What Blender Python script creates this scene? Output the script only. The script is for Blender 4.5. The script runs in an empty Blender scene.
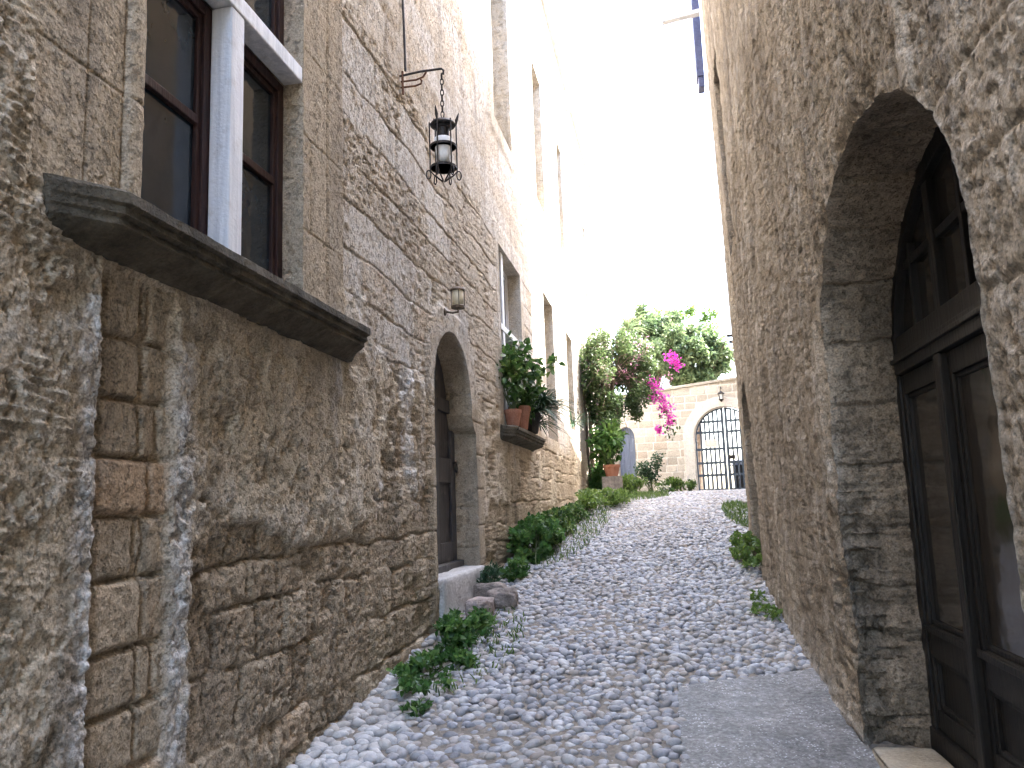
import bpy, math, random
import numpy as np
from mathutils import Matrix, Vector

random.seed(7)
RNG = np.random.default_rng(11)
C = bpy.context.scene.collection
S = bpy.context.scene
R_ = math.radians

# ------------------------------------------------------------------ camera
cam_d = bpy.data.cameras.new("camera")
cam = bpy.data.objects.new("camera", cam_d)
C.objects.link(cam)
cam_d.sensor_width = 36.0
cam_d.lens = 816.0 / 1024 * 36.0
cam_d.clip_start = 0.05
cam_d.clip_end = 2000
RM = Matrix(((0.98150631, 0.06138799, 0.18131984),
             (0.18827196, -0.13822498, -0.97234126),
             (-0.03462715, 0.98849652, -0.14722633)))
cam.matrix_world = Matrix.Translation((0, 0, 1.5)) @ RM.to_4x4()
S.camera = cam

# ------------------------------------------------------------------ sky, sun, exposure
SUN_EL, SUN_AZ = 50.0, 62.0           # azimuth from +Y (down the lane) towards +X
world = bpy.data.worlds.new("World")
S.world = world
world.use_nodes = True
wn = world.node_tree
wn.nodes.clear()
sky = wn.nodes.new("ShaderNodeTexSky")
sky.sky_type = 'NISHITA'
sky.sun_disc = False
sky.sun_elevation = R_(SUN_EL)
sky.sun_rotation = R_(SUN_AZ)
sky.air_density = 1.0
sky.dust_density = 3.5
sky.ozone_density = 1.0
bg = wn.nodes.new("ShaderNodeBackground")
bg.inputs['Strength'].default_value = 0.15
wo = wn.nodes.new("ShaderNodeOutputWorld")
wn.links.new(sky.outputs[0], bg.inputs[0])
wn.links.new(bg.outputs[0], wo.inputs[0])

sun_d = bpy.data.lights.new("sun", 'SUN')
sun_d.energy = 2.6
sun_d.angle = R_(0.5)
sun_d.color = (1.0, 0.975, 0.94)
sun = bpy.data.objects.new("sun", sun_d)
C.objects.link(sun)
sdir = Vector((math.sin(R_(SUN_AZ)) * math.cos(R_(SUN_EL)), math.cos(R_(SUN_AZ)) * math.cos(R_(SUN_EL)), math.sin(R_(SUN_EL))))
sun.rotation_euler = sdir.to_track_quat('Z', 'Y').to_euler()

S.view_settings.view_transform = 'Standard'
S.view_settings.look = 'None'
S.view_settings.exposure = 3.95
S.view_settings.gamma = 1.0
S.render.engine = 'CYCLES'
cy = S.cycles
cy.max_bounces = 8
cy.diffuse_bounces = 6
cy.glossy_bounces = 4
cy.transmission_bounces = 6
cy.transparent_max_bounces = 8
cy.use_denoising = True
cy.caustics_reflective = False
cy.caustics_refractive = False
cy.sample_clamp_indirect = 6.0

# ------------------------------------------------------------------ numpy noise
def _h(ix, iy, seed):
    x = (ix.astype(np.int64) * 374761393 + iy.astype(np.int64) * 668265263 + seed * 1442695041) & 0xffffffff
    x = ((x ^ (x >> 13)) * 1274126177) & 0xffffffff
    x = x ^ (x >> 16)
    return (x & 0xffffff).astype(np.float64) / float(0xffffff)

def vn(x, y, seed=0):
    ix = np.floor(x); iy = np.floor(y)
    fx = x - ix; fy = y - iy
    fx = fx * fx * fx * (fx * (fx * 6 - 15) + 10); fy = fy * fy * fy * (fy * (fy * 6 - 15) + 10)
    ix = ix.astype(np.int64); iy = iy.astype(np.int64)
    a = _h(ix, iy, seed); b = _h(ix + 1, iy, seed); c = _h(ix, iy + 1, seed); d = _h(ix + 1, iy + 1, seed)
    return (a * (1 - fx) + b * fx) * (1 - fy) + (c * (1 - fx) + d * fx) * fy

def fbm(x, y, seed=0, octv=4, gain=0.5):
    s = 0; a = 1.0; t = 0
    for i in range(octv):
        ca, sa = math.cos(0.7 * i), math.sin(0.7 * i)
        s = s + a * (vn((x * ca - y * sa) * 2 ** i + 17.3 * i, (x * sa + y * ca) * 2 ** i + 9.1 * i, seed + i) - 0.5)
        t += a * 0.5
        a *= gain
    return s / t          # about -1..1

def worley(x, y, seed=0):
    ix = np.floor(x).astype(np.int64); iy = np.floor(y).astype(np.int64)
    f1 = np.full(x.shape, 9.0); f2 = np.full(x.shape, 9.0); idr = np.zeros(x.shape)
    for dx in (-1, 0, 1):
        for dy in (-1, 0, 1):
            cx = ix + dx; cy_ = iy + dy
            px = cx + _h(cx, cy_, seed); py = cy_ + _h(cx, cy_, seed + 5)
            d = np.hypot(x - px, y - py)
            m = d < f1
            f2 = np.where(m, f1, np.minimum(f2, d))
            idr = np.where(m, _h(cx, cy_, seed + 9), idr)
            f1 = np.where(m, d, f1)
    return f1, f2, idr

def sst(a, b, x):
    t = np.clip((x - a) / (b - a), 0, 1)
    return t * t * (3 - 2 * t)

def pits(u, v, sx, sy, seed, prob, n, r0=0.22, r1=0.36):
    w, _, wi = worley(u * sx, v * sy, seed)
    return (wi > 1 - prob) * (1 - sst(r0, r1, w + n))

def courses(u, v, seed, hr, wr, u0, u1, v0, v1):
    """squared masonry: distance to the nearest joint, a random number per block"""
    rng = np.random.default_rng(seed)
    ed = [v0]
    while ed[-1] < v1:
        ed.append(ed[-1] + rng.uniform(*hr))
    ed = np.array(ed)
    r = np.clip(np.searchsorted(ed, v) - 1, 0, len(ed) - 2)
    dz = np.minimum(v - ed[r], ed[r + 1] - v)
    dy = np.zeros(u.shape); idr = np.zeros(u.shape)
    for k in range(len(ed) - 1):
        m = r == k
        w = [u0 - rng.uniform(0, wr[1])]
        while w[-1] < u1:
            w.append(w[-1] + rng.uniform(*wr))
        if not m.any():
            continue
        w = np.array(w)
        um = u[m]
        c = np.clip(np.searchsorted(w, um) - 1, 0, len(w) - 2)
        dy[m] = np.minimum(um - w[c], w[c + 1] - um)
        idr[m] = _h(c + 0 * c, np.full(c.shape, k, dtype=np.int64), seed)
    k = 0.03
    hh = np.clip(0.5 + 0.5 * (dz - dy) / k, 0, 1)
    d = dz * (1 - hh) + dy * hh - k * hh * (1 - hh)
    return d, idr

# ------------------------------------------------------------------ object helpers
ORG = {}
def _props(o, label, cat, group, kind):
    if label: o['label'] = label
    if cat: o['category'] = cat
    if group: o['group'] = group
    if kind: o['kind'] = kind

def thing(name, label, cat, loc=(0, 0, 0), group=None):
    o = bpy.data.objects.new(name, None)
    o.empty_display_size = 0.1
    C.objects.link(o)
    o.location = loc
    ORG[o.name] = np.array(loc, float)
    _props(o, label, cat, group, None)
    return o

def link_mesh(name, V, F, mat, parent=None, loc=None, smooth=False, label=None, cat=None, group=None, kind=None, cols=None, bevel=0):
    """V in world coordinates; F a list of lists or an (n,k) array"""
    V = np.asarray(V, float)
    org = ORG[parent.name] if parent is not None else np.array(loc if loc is not None else (0, 0, 0), float)
    me = bpy.data.meshes.new(name)
    if isinstance(F, np.ndarray):
        n, k = F.shape
        me.vertices.add(len(V)); me.vertices.foreach_set('co', (V - org).astype(np.float32).ravel())
        me.loops.add(n * k); me.loops.foreach_set('vertex_index', F.astype(np.int32).ravel())
        me.polygons.add(n)
        me.polygons.foreach_set('loop_start', np.arange(0, n * k, k, dtype=np.int32))
        me.update(calc_edges=True)
    else:
        me.from_pydata((V - org).tolist(), [], F)
        me.update()
    if smooth:
        me.polygons.foreach_set('use_smooth', np.ones(len(me.polygons), dtype=bool))
    for an, arr in (cols or {}).items():
        a = me.color_attributes.new(an, 'FLOAT_COLOR', 'POINT')
        a.data.foreach_set('color', np.asarray(arr, np.float32).ravel())
    me.materials.append(mat)
    o = bpy.data.objects.new(name, me)
    C.objects.link(o)
    if parent is not None:
        o.parent = parent
    else:
        o.location = org
    ORG[o.name] = org
    if bevel:
        b = o.modifiers.new('bevel', 'BEVEL'); b.width = bevel; b.segments = 2; b.limit_method = 'ANGLE'
    _props(o, label, cat, group, kind)
    return o

class MB:
    def __init__(s): s.v = []; s.f = []
    def add(s, V, F):
        n = len(s.v); s.v.extend([tuple(p) for p in V]); s.f.extend([[i + n for i in f] for f in F]); return s
    def box(s, x0, x1, y0, y1, z0, z1):
        V = [(x, y, z) for x in (x0, x1) for y in (y0, y1) for z in (z0, z1)]
        return s.add(V, [[0, 1, 3, 2], [4, 6, 7, 5], [0, 4, 5, 1], [2, 3, 7, 6], [0, 2, 6, 4], [1, 5, 7, 3]])
    def fbox(s, fr, a0, a1, b0, b1, c0, c1):
        """box in a frame: fr(a,b,c) -> xyz"""
        V = [fr(a, b, c) for a in (a0, a1) for b in (b0, b1) for c in (c0, c1)]
        return s.add(V, [[0, 1, 3, 2], [4, 6, 7, 5], [0, 4, 5, 1], [2, 3, 7, 6], [0, 2, 6, 4], [1, 5, 7, 3]])
    def tube(s, pts, r, seg=8, closed=False, caps=True):
        pts = [Vector(p) for p in pts]; n = len(pts)
        rs = r if hasattr(r, '__len__') else [r] * n
        V = []; F = []
        up = None
        for i, p in enumerate(pts):
            if closed: t = pts[(i + 1) % n] - pts[i - 1]
            else: t = pts[min(i + 1, n - 1)] - pts[max(i - 1, 0)]
            t.normalize()
            if up is None:
                up = Vector((0, 0, 1)) if abs(t.z) < 0.9 else Vector((1, 0, 0))
            a = t.cross(up)
            if a.length < 1e-5: a = t.cross(Vector((0, 1, 0.3)))
            a.normalize(); b = a.cross(t).normalized(); up = b
            for k in range(seg):
                q = 2 * math.pi * k / seg
                V.append(p + (a * math.cos(q) + b * math.sin(q)) * rs[i])
        m = n if closed else n - 1
        for i in range(m):
            j = (i + 1) % n
            for k in range(seg):
                l = (k + 1) % seg
                F.append([i * seg + k, i * seg + l, j * seg + l, j * seg + k])
        if caps and not closed:
            F.append(list(range(seg))); F.append([(n - 1) * seg + k for k in range(seg)][::-1])
        return s.add(V, F)
    def lathe(s, prof, c, seg=20):
        V = []; F = []
        for r, z in prof:
            for k in range(seg):
                q = 2 * math.pi * k / seg
                V.append((c[0] + r * math.cos(q), c[1] + r * math.sin(q), c[2] + z))
        for i in range(len(prof) - 1):
            for k in range(seg):
                l = (k + 1) % seg
                F.append([i * seg + k, i * seg + l, (i + 1) * seg + l, (i + 1) * seg + k])
        if prof[0][0] > 1e-4: F.append(list(range(seg))[::-1])
        if prof[-1][0] > 1e-4: F.append([(len(prof) - 1) * seg + k for k in range(seg)])
        return s.add(V, F)
    def prism(s, pts, fr, c0, c1):
        """polygon pts (a,b) extruded from c0 to c1 in frame fr(a,b,c)"""
        n = len(pts)
        V = [fr(a, b, c0) for a, b in pts] + [fr(a, b, c1) for a, b in pts]
        F = [list(range(n))[::-1], list(range(n, 2 * n))] + [[i, (i + 1) % n, n + (i + 1) % n, n + i] for i in range(n)]
        return s.add(V, F)
    def strip(s, inner, outer, fr, c0, c1):
        """band between two open polylines of equal length, given thickness"""
        n = len(inner)
        V = [fr(a, b, c) for c in (c0, c1) for L in (inner, outer) for a, b in L]
        F = []
        for i in range(n - 1):
            F += [[i, i + 1, n + i + 1, n + i], [2 * n + i, 3 * n + i, 3 * n + i + 1, 2 * n + i + 1],
                  [i, 2 * n + i, 2 * n + i + 1, i + 1], [n + i, n + i + 1, 3 * n + i + 1, 3 * n + i]]
        F += [[0, n, 3 * n, 2 * n], [n - 1, 3 * n - 1, 4 * n - 1, 2 * n - 1]]
        return s.add(V, F)
    def build(s, name, mat, parent=None, **k):
        return link_mesh(name, s.v, s.f, mat, parent, **k)

# ------------------------------------------------------------------ materials
class NT:
    def __init__(s, name):
        s.m = bpy.data.materials.new(name); s.m.use_nodes = True
        s.t = s.m.node_tree; s.t.nodes.clear()
        s.out = s.n('ShaderNodeOutputMaterial')
    def n(s, typ, **kw):
        nd = s.t.nodes.new(typ)
        for k, v in kw.items():
            if k.startswith('i_'):
                nd.inputs[k[2:].replace('_', ' ')].default_value = v
            else: setattr(nd, k, v)
        return nd
    def l(s, a, b): s.t.links.new(a, b)
    def coord(s, scale=(1, 1, 1)):
        tc = s.n('ShaderNodeTexCoord'); mp = s.n('ShaderNodeMapping')
        mp.inputs['Scale'].default_value = scale
        s.l(tc.outputs['Object'], mp.inputs[0]); return mp.outputs[0]
    def noise(s, scale, detail=4, rough=0.55, vec=None, dist=0.0):
        nd = s.n('ShaderNodeTexNoise')
        nd.inputs['Scale'].default_value = scale; nd.inputs['Detail'].default_value = detail
        nd.inputs['Roughness'].default_value = rough; nd.inputs['Distortion'].default_value = dist
        s.l(vec if vec is not None else s.coord(), nd.inputs['Vector']); return nd.outputs['Fac']
    def ramp(s, fac, stops, interp='LINEAR'):
        r = s.n('ShaderNodeValToRGB'); r.color_ramp.interpolation = interp
        e = r.color_ramp.elements
        while len(e) < len(stops): e.new(0.5)
        for i, (p, c) in enumerate(stops):
            e[i].position = p; e[i].color = (c if len(c) == 4 else (*c, 1)) if hasattr(c, '__len__') else (c, c, c, 1)
        s.l(fac, r.inputs[0]); return r.outputs[0]
    def mix(s, f, a, b, blend='MIX'):
        m = s.n('ShaderNodeMix', data_type='RGBA', blend_type=blend)
        for i, x in ((0, f), (6, a), (7, b)):
            if hasattr(x, 'is_linked') or isinstance(x, bpy.types.NodeSocket): s.l(x, m.inputs[i])
            else: m.inputs[i].default_value = x if i == 0 else (*x, 1)
        return m.outputs[2]
    def math(s, op, a, b=0.0, clamp=False):
        m = s.n('ShaderNodeMath', operation=op, use_clamp=clamp)
        for i, x in ((0, a), (1, b)):
            if isinstance(x, bpy.types.NodeSocket): s.l(x, m.inputs[i])
            else: m.inputs[i].default_value = x
        return m.outputs[0]
    def attr(s, name):
        a = s.n('ShaderNodeAttribute', attribute_name=name)
        sp = s.n('ShaderNodeSeparateColor'); s.l(a.outputs['Color'], sp.inputs[0])
        return a.outputs['Color'], sp.outputs
    def bump(s, h, dist=0.01, strength=1.0, prev=None):
        b = s.n('ShaderNodeBump'); b.inputs['Distance'].default_value = dist; b.inputs['Strength'].default_value = strength
        s.l(h, b.inputs['Height'])
        if prev is not None: s.l(prev, b.inputs['Normal'])
        return b.outputs[0]
    def pbsdf(s, col, rough=0.8, normal=None, spec=0.5, metallic=0.0, **kw):
        p = s.n('ShaderNodeBsdfPrincipled')
        if isinstance(col, bpy.types.NodeSocket): s.l(col, p.inputs['Base Color'])
        else: p.inputs['Base Color'].default_value = (*col, 1)
        if isinstance(rough, bpy.types.NodeSocket): s.l(rough, p.inputs['Roughness'])
        else: p.inputs['Roughness'].default_value = rough
        p.inputs['Specular IOR Level'].default_value = spec
        p.inputs['Metallic'].default_value = metallic
        for k, v in kw.items(): p.inputs[k].default_value = v
        if normal is not None: s.l(normal, p.inputs['Normal'])
        s.l(p.outputs[0], s.out.inputs[0]); s.p = p
        return s.m

def wall_material(name, stone_a, stone_b, warm, plaster_a, plaster_b, white, stain, grain=1.0, streak=0.55):
    t = NT(name)
    _, ch = t.attr('wm')
    pk = t.noise(24, 6, 0.72)
    big = t.noise(1.3, 6, 0.6)
    mid = t.noise(9, 6, 0.65)
    fine = t.noise(55, 6, 0.7)
    tone = t.math('ADD', t.math('MULTIPLY', ch[1], 0.6), t.math('MULTIPLY', fine, 0.5))
    st = t.ramp(tone, [(0.15, stone_a), (0.8, stone_b)])
    st = t.mix(t.ramp(ch[1], [(0.74, 0.0), (0.9, 0.75)]), st, warm)
    pl = t.ramp(t.math('ADD', t.math('MULTIPLY', big, 0.5), t.math('MULTIPLY', mid, 0.5)), [(0.36, plaster_a), (0.64, plaster_b)])
    col = t.mix(ch[0], st, pl)
    wf = t.math('MULTIPLY', ch[2], t.ramp(t.noise(16, 6, 0.7), [(0.36, 0.15), (0.56, 1.0)]))
    col = t.mix(wf, col, white)
    sk = t.noise(1.0, 7, 0.68, t.coord((3.5, 3.5, 0.55)))
    sf = t.math('MULTIPLY', t.ramp(sk, [(0.5, 0.0), (0.68, 1.0)]), streak)
    col = t.mix(sf, col, stain)
    # lichen specks and chalky grains
    sp = t.ramp(t.noise(120, 3, 0.6), [(0.33, 0.55), (0.5, 1.0), (0.68, 1.3)])
    col = t.mix(0.8, col, sp, 'MULTIPLY')
    sp2 = t.ramp(t.noise(48, 4, 0.75), [(0.32, 0.62), (0.45, 1.0), (0.64, 1.16)])
    col = t.mix(0.75, col, sp2, 'MULTIPLY')
    b1 = t.bump(mid, 0.012 * grain)
    b2 = t.bump(fine, 0.010 * grain, 1.0, b1)
    vo = t.n('ShaderNodeTexVoronoi'); vo.inputs['Scale'].default_value = 42
    t.l(t.coord(), vo.inputs['Vector'])
    pit = t.ramp(vo.outputs['Distance'], [(0.1, 0.0), (0.35, 1.0)])
    b3 = t.bump(t.ramp(pk, [(0.36, 0.0), (0.46, 1.0)]), 0.007 * grain, 0.9, t.bump(pit, 0.006 * grain, 0.7, b2))
    return t.pbsdf(col, 0.95, b3, spec=0.2)

def smooth_stone(name, a, b, stain=(0.12, 0.11, 0.1), scale=4, grain=1.0, streak=0.4):
    t = NT(name)
    n1 = t.noise(scale, 7, 0.62)
    n2 = t.noise(70, 4, 0.6)
    col = t.ramp(n1, [(0.3, a), (0.7, b)])
    sk = t.ramp(t.noise(1.0, 6, 0.65, t.coord((6, 6, 1.2))), [(0.48, 0.0), (0.7, 1.0)])
    col = t.mix(t.math('MULTIPLY', sk, streak), col, stain)
    sp = t.ramp(n2, [(0.3, 0.7), (0.7, 1.2)])
    col = t.mix(0.7, col, sp, 'MULTIPLY')
    bm = t.bump(n2, 0.006 * grain, 1.0, t.bump(t.noise(18, 6, 0.65), 0.02 * grain))
    return t.pbsdf(col, 0.9, bm, spec=0.25)

def marble_mat():
    t = NT('marble')
    w = t.noise(1.0, 5, 0.6, t.coord((26, 26, 1.4)), 0.6)
    col = t.ramp(w, [(0.35, (0.58, 0.61, 0.66)), (0.6, (0.80, 0.82, 0.86))])
    col = t.mix(t.math('MULTIPLY', t.ramp(t.noise(9, 6, 0.7), [(0.55, 0), (0.7, 1)]), 0.35), col, (0.36, 0.33, 0.3))
    return t.pbsdf(col, 0.55, t.bump(t.noise(60, 4), 0.004), spec=0.4)

def wood_mat(name, a, b, rough=0.6, vec=(40, 40, 2.0), coat=0.0):
    t = NT(name)
    w = t.noise(1.0, 6, 0.65, t.coord(vec), 0.4)
    col = t.ramp(w, [(0.3, a), (0.7, b)])
    col = t.mix(t.math('MULTIPLY', t.ramp(t.noise(7, 6, 0.7), [(0.56, 0), (0.72, 1)]), 0.4), col, tuple(min(1, x * 2.2 + 0.02) for x in b))
    return t.pbsdf(col, rough, t.bump(w, 0.006), spec=0.35)

def metal_mat(name, a, b, rough=0.6, metallic=0.3):
    t = NT(name)
    n = t.noise(35, 5, 0.65)
    return t.pbsdf(t.ramp(n, [(0.4, a), (0.66, b)]), rough, t.bump(t.noise(90, 4), 0.003), metallic=metallic)

def glass_mat(name, col, rough=0.06, wav=0.004):
    t = NT(name)
    n = t.noise(3, 3)
    c = t.ramp(t.noise(5, 5, 0.7), [(0.35, col), (0.7, tuple(x * 1.4 + 0.002 for x in col))])
    r = t.ramp(t.noise(14, 6, 0.7), [(0.4, rough), (0.75, rough + 0.08)])
    return t.pbsdf(c, r, t.bump(n, wav), spec=0.35)

def leaf_mat(name, ramp_stops, trans=0.35, rough=0.45):
    t = NT(name)
    _, ch = t.attr('lc')
    col = t.ramp(ch[0], ramp_stops)
    p = t.n('ShaderNodeBsdfPrincipled'); t.l(col, p.inputs['Base Color'])
    p.inputs['Roughness'].default_value = rough; p.inputs['Specular IOR Level'].default_value = 0.4
    tr = t.n('ShaderNodeBsdfTranslucent')
    t.l(t.mix(0.6, col, (0.9, 1.0, 0.35), 'MULTIPLY') if False else col, tr.inputs[0])
    mx = t.n('ShaderNodeMixShader'); mx.inputs[0].default_value = trans
    t.l(p.outputs[0], mx.inputs[1]); t.l(tr.outputs[0], mx.inputs[2]); t.l(mx.outputs[0], t.out.inputs[0])
    return t.m

M = {}
M['lwall'] = wall_material('weathered_lime_wall', (0.27, 0.215, 0.15), (0.52, 0.435, 0.32), (0.45, 0.30, 0.18),
                           (0.42, 0.355, 0.26), (0.64, 0.56, 0.435), (0.76, 0.75, 0.73), (0.17, 0.145, 0.12))
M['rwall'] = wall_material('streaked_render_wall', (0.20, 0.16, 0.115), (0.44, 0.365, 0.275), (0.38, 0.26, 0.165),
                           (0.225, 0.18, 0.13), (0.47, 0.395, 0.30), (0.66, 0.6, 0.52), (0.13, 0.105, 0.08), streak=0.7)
M['gwall'] = wall_material('pale_block_wall', (0.38, 0.345, 0.29), (0.64, 0.59, 0.51), (0.44, 0.37, 0.30),
                           (0.62, 0.59, 0.53), (0.72, 0.69, 0.63), (0.76, 0.75, 0.72), (0.32, 0.29, 0.25), streak=0.25)
M['sill'] = smooth_stone('sooty_sill_stone', (0.07, 0.06, 0.043), (0.19, 0.162, 0.118), (0.042, 0.038, 0.03), 7, 1.8, streak=0.6)
M['step'] = smooth_stone('pale_step_stone', (0.42, 0.41, 0.4), (0.62, 0.61, 0.6), (0.3, 0.28, 0.26), 6, streak=0.2)
M['thresh'] = smooth_stone('beige_threshold_stone', (0.36, 0.31, 0.23), (0.5, 0.43, 0.33), (0.2, 0.17, 0.13), 6, streak=0.2)
M['rock'] = smooth_stone('field_stone', (0.2, 0.17, 0.15), (0.44, 0.38, 0.34), (0.10, 0.09, 0.08), 12, 1.6, 0.7)
M['pinkrock'] = smooth_stone('pinkish_field_stone', (0.34, 0.27, 0.24), (0.54, 0.45, 0.41), (0.18, 0.15, 0.13), 12, 1.6, 0.4)
M['roof'] = smooth_stone('roof_screed', (0.35, 0.33, 0.3), (0.45, 0.43, 0.4))
M['marble'] = marble_mat()
M['redwood'] = wood_mat('red_brown_painted_wood', (0.020, 0.008, 0.007), (0.045, 0.018, 0.015), 0.5)
M['greywood'] = wood_mat('weathered_grey_wood', (0.045, 0.043, 0.044), (0.10, 0.096, 0.097), 0.75)
M['blackwood'] = wood_mat('near_black_wood', (0.007, 0.006, 0.0055), (0.017, 0.0145, 0.012), 0.5)
M['whitewood'] = wood_mat('white_painted_wood', (0.62, 0.64, 0.67), (0.74, 0.76, 0.78), 0.5)
M['bluewood'] = wood_mat('blue_grey_wood', (0.11, 0.14, 0.22), (0.2, 0.24, 0.33), 0.6)
M['darkwood'] = wood_mat('brown_window_wood', (0.08, 0.06, 0.05), (0.16, 0.12, 0.1), 0.6)
M['palewood'] = wood_mat('bleached_post_wood', (0.2, 0.14, 0.09), (0.34, 0.25, 0.17), 0.7)
M['iron'] = metal_mat('black_wrought_iron', (0.012, 0.012, 0.014), (0.045, 0.035, 0.03), 0.55)
M['gateiron'] = metal_mat('slate_blue_gate_iron', (0.045, 0.065, 0.09), (0.08, 0.105, 0.135), 0.5)
M['rust'] = metal_mat('rusty_iron', (0.1, 0.045, 0.025), (0.22, 0.1, 0.05), 0.8, 0.1)
M['brass'] = metal_mat('dull_lamp_metal', (0.10, 0.08, 0.06), (0.2, 0.16, 0.12), 0.45, 0.6)
M['bluepipe'] = metal_mat('dark_blue_painted_metal', (0.05, 0.06, 0.14), (0.08, 0.1, 0.2), 0.5, 0.0)
M['palemetal'] = metal_mat('pale_grey_painted_metal', (0.55, 0.57, 0.62), (0.7, 0.72, 0.76), 0.5, 0.0)
M['bin'] = metal_mat('dark_bin_plastic', (0.02, 0.02, 0.024), (0.04, 0.04, 0.045), 0.5, 0.0)
M['binlid'] = metal_mat('dull_blue_plastic', (0.16, 0.19, 0.27), (0.22, 0.26, 0.35), 0.5, 0.0)
M['sign'] = metal_mat('cream_sign_plate', (0.6, 0.58, 0.52), (0.7, 0.68, 0.62), 0.5, 0.0)
M['pane'] = glass_mat('old_window_glass', (0.016, 0.024, 0.034))
M['doorpane'] = glass_mat('dusty_door_glass', (0.03, 0.026, 0.022), 0.07)
M['frost'] = glass_mat('milky_lamp_glass', (0.8, 0.82, 0.82), 0.3)
M['cream_glass'] = glass_mat('cream_lamp_glass', (0.62, 0.55, 0.4), 0.3)
M['terracotta'] = smooth_stone('terracotta', (0.30, 0.12, 0.07), (0.42, 0.19, 0.12), (0.35, 0.25, 0.2), 12, 0.4, 0.3)
M['darkpot'] = smooth_stone('dark_plastic_pot', (0.03, 0.03, 0.03), (0.06, 0.055, 0.05), (0.08, 0.07, 0.06), 8, 0.2)
M['soil'] = smooth_stone('soil', (0.06, 0.045, 0.03), (0.13, 0.1, 0.07), (0.05, 0.04, 0.03), 20, 2)
M['bark'] = smooth_stone('bark', (0.10, 0.075, 0.055), (0.22, 0.17, 0.13), (0.06, 0.05, 0.04), 14, 1.5)
G1_ = [(0.0, (0.012, 0.032, 0.010)), (0.5, (0.035, 0.085, 0.022)), (1.0, (0.10, 0.17, 0.05))]
M['weedleaf'] = leaf_mat('weed_leaf', [(0.0, (0.025, 0.07, 0.018)), (0.5, (0.07, 0.165, 0.04)), (1.0, (0.17, 0.28, 0.07))], 0.4, 0.45)
M['grassleaf'] = leaf_mat('grass_blade', [(0.0, (0.04, 0.085, 0.02)), (1.0, (0.16, 0.24, 0.06))], 0.35)
M['vineleaf'] = leaf_mat('vine_leaf', [(0.0, (0.04, 0.065, 0.025)), (0.45, (0.09, 0.14, 0.05)), (0.68, (0.16, 0.21, 0.09)), (0.76, (0.22, 0.17, 0.15)), (1.0, (0.30, 0.17, 0.22))], 0.4)
M['potleaf'] = leaf_mat('pot_plant_leaf', [(0.0, (0.015, 0.04, 0.012)), (0.5, (0.06, 0.13, 0.03)), (1.0, (0.17, 0.25, 0.06))], 0.4)
M['spikeleaf'] = leaf_mat('spiky_leaf', [(0.0, (0.015, 0.045, 0.02)), (1.0, (0.06, 0.12, 0.06))], 0.25)
M['treeleaf'] = leaf_mat('tree_leaf', [(0.0, (0.045, 0.08, 0.035)), (0.5, (0.11, 0.16, 0.07)), (1.0, (0.23, 0.27, 0.14))], 0.5)
M['shrubleaf'] = leaf_mat('shrub_leaf', [(0.0, (0.055, 0.105, 0.022)), (1.0, (0.19, 0.29, 0.065))], 0.42)
M['magenta'] = leaf_mat('magenta_bract', [(0.0, (0.55, 0.03, 0.36)), (1.0, (0.85, 0.12, 0.62))], 0.45)
M['pinkdry'] = leaf_mat('faded_bract', [(0.0, (0.5, 0.22, 0.33)), (1.0, (0.68, 0.36, 0.48))], 0.45)
M['whiteflower'] = leaf_mat('white_petal', [(0.0, (0.6, 0.58, 0.5)), (1.0, (0.75, 0.73, 0.65))], 0.3)

def pebble_mat():
    t = NT('river_pebbles')
    c, ch = t.attr('pc')
    n = t.noise(45, 5, 0.65)
    col = t.mix(0.6, c, t.ramp(n, [(0.3, 0.62), (0.7, 1.25)]), 'MULTIPLY')
    col = t.mix(t.math('MULTIPLY', t.ramp(t.noise(2.2, 6, 0.7), [(0.48, 0.0), (0.66, 1.0)]), 0.55), col, (0.24, 0.21, 0.175))
    r = t.ramp(t.noise(6, 4), [(0.4, 0.38), (0.65, 0.75)])
    return t.pbsdf(col, r, t.bump(t.noise(120, 4), 0.003), spec=0.45)
M['pebble'] = pebble_mat()

def ground_mat():
    t = NT('dirt_and_grit')
    n = t.noise(30, 7, 0.7); b = t.noise(1.1, 5, 0.6)
    col = t.ramp(n, [(0.3, (0.17, 0.15, 0.125)), (0.7, (0.36, 0.32, 0.27))])
    return t.pbsdf(col, 0.95, t.bump(n, 0.02), spec=0.2)
M['ground'] = ground_mat()

def slab_mat():
    t = NT('worn_concrete')
    n = t.noise(60, 6, 0.7); b = t.noise(3.5, 6, 0.6)
    col = t.ramp(t.math('ADD', t.math('MULTIPLY', n, 0.5), t.math('MULTIPLY', b, 0.5)), [(0.40, (0.075, 0.072, 0.068)), (0.58, (0.205, 0.196, 0.185))])
    ag = t.n('ShaderNodeTexVoronoi'); ag.inputs['Scale'].default_value = 48; t.l(t.coord(), ag.inputs['Vector'])
    agc = t.n('ShaderNodeSeparateColor'); t.l(ag.outputs['Color'], agc.inputs[0])
    col = t.mix(0.7, col, t.ramp(agc.outputs[0], [(0.0, 0.55), (0.75, 1.05), (1.0, 1.7)]), 'MULTIPLY')
    vo = t.n('ShaderNodeTexVoronoi'); vo.inputs['Scale'].default_value = 60; t.l(t.coord(), vo.inputs['Vector'])
    sp = t.math('MULTIPLY', t.ramp(vo.outputs['Distance'], [(0.16, 1.0), (0.3, 0.0)]), t.ramp(t.noise(7, 5), [(0.44, 0.0), (0.6, 1.0)]))
    col = t.mix(t.math('MULTIPLY', sp, 0.8), col, (0.72, 0.74, 0.78))  # pale specks: wet glints painted into the base colour
    r = t.ramp(t.noise(40, 5, 0.7), [(0.35, 0.3), (0.65, 0.75)])
    return t.pbsdf(col, r, t.bump(n, 0.008, 1.0, t.bump(b, 0.03)), spec=0.5)
M['slab'] = slab_mat()

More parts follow.
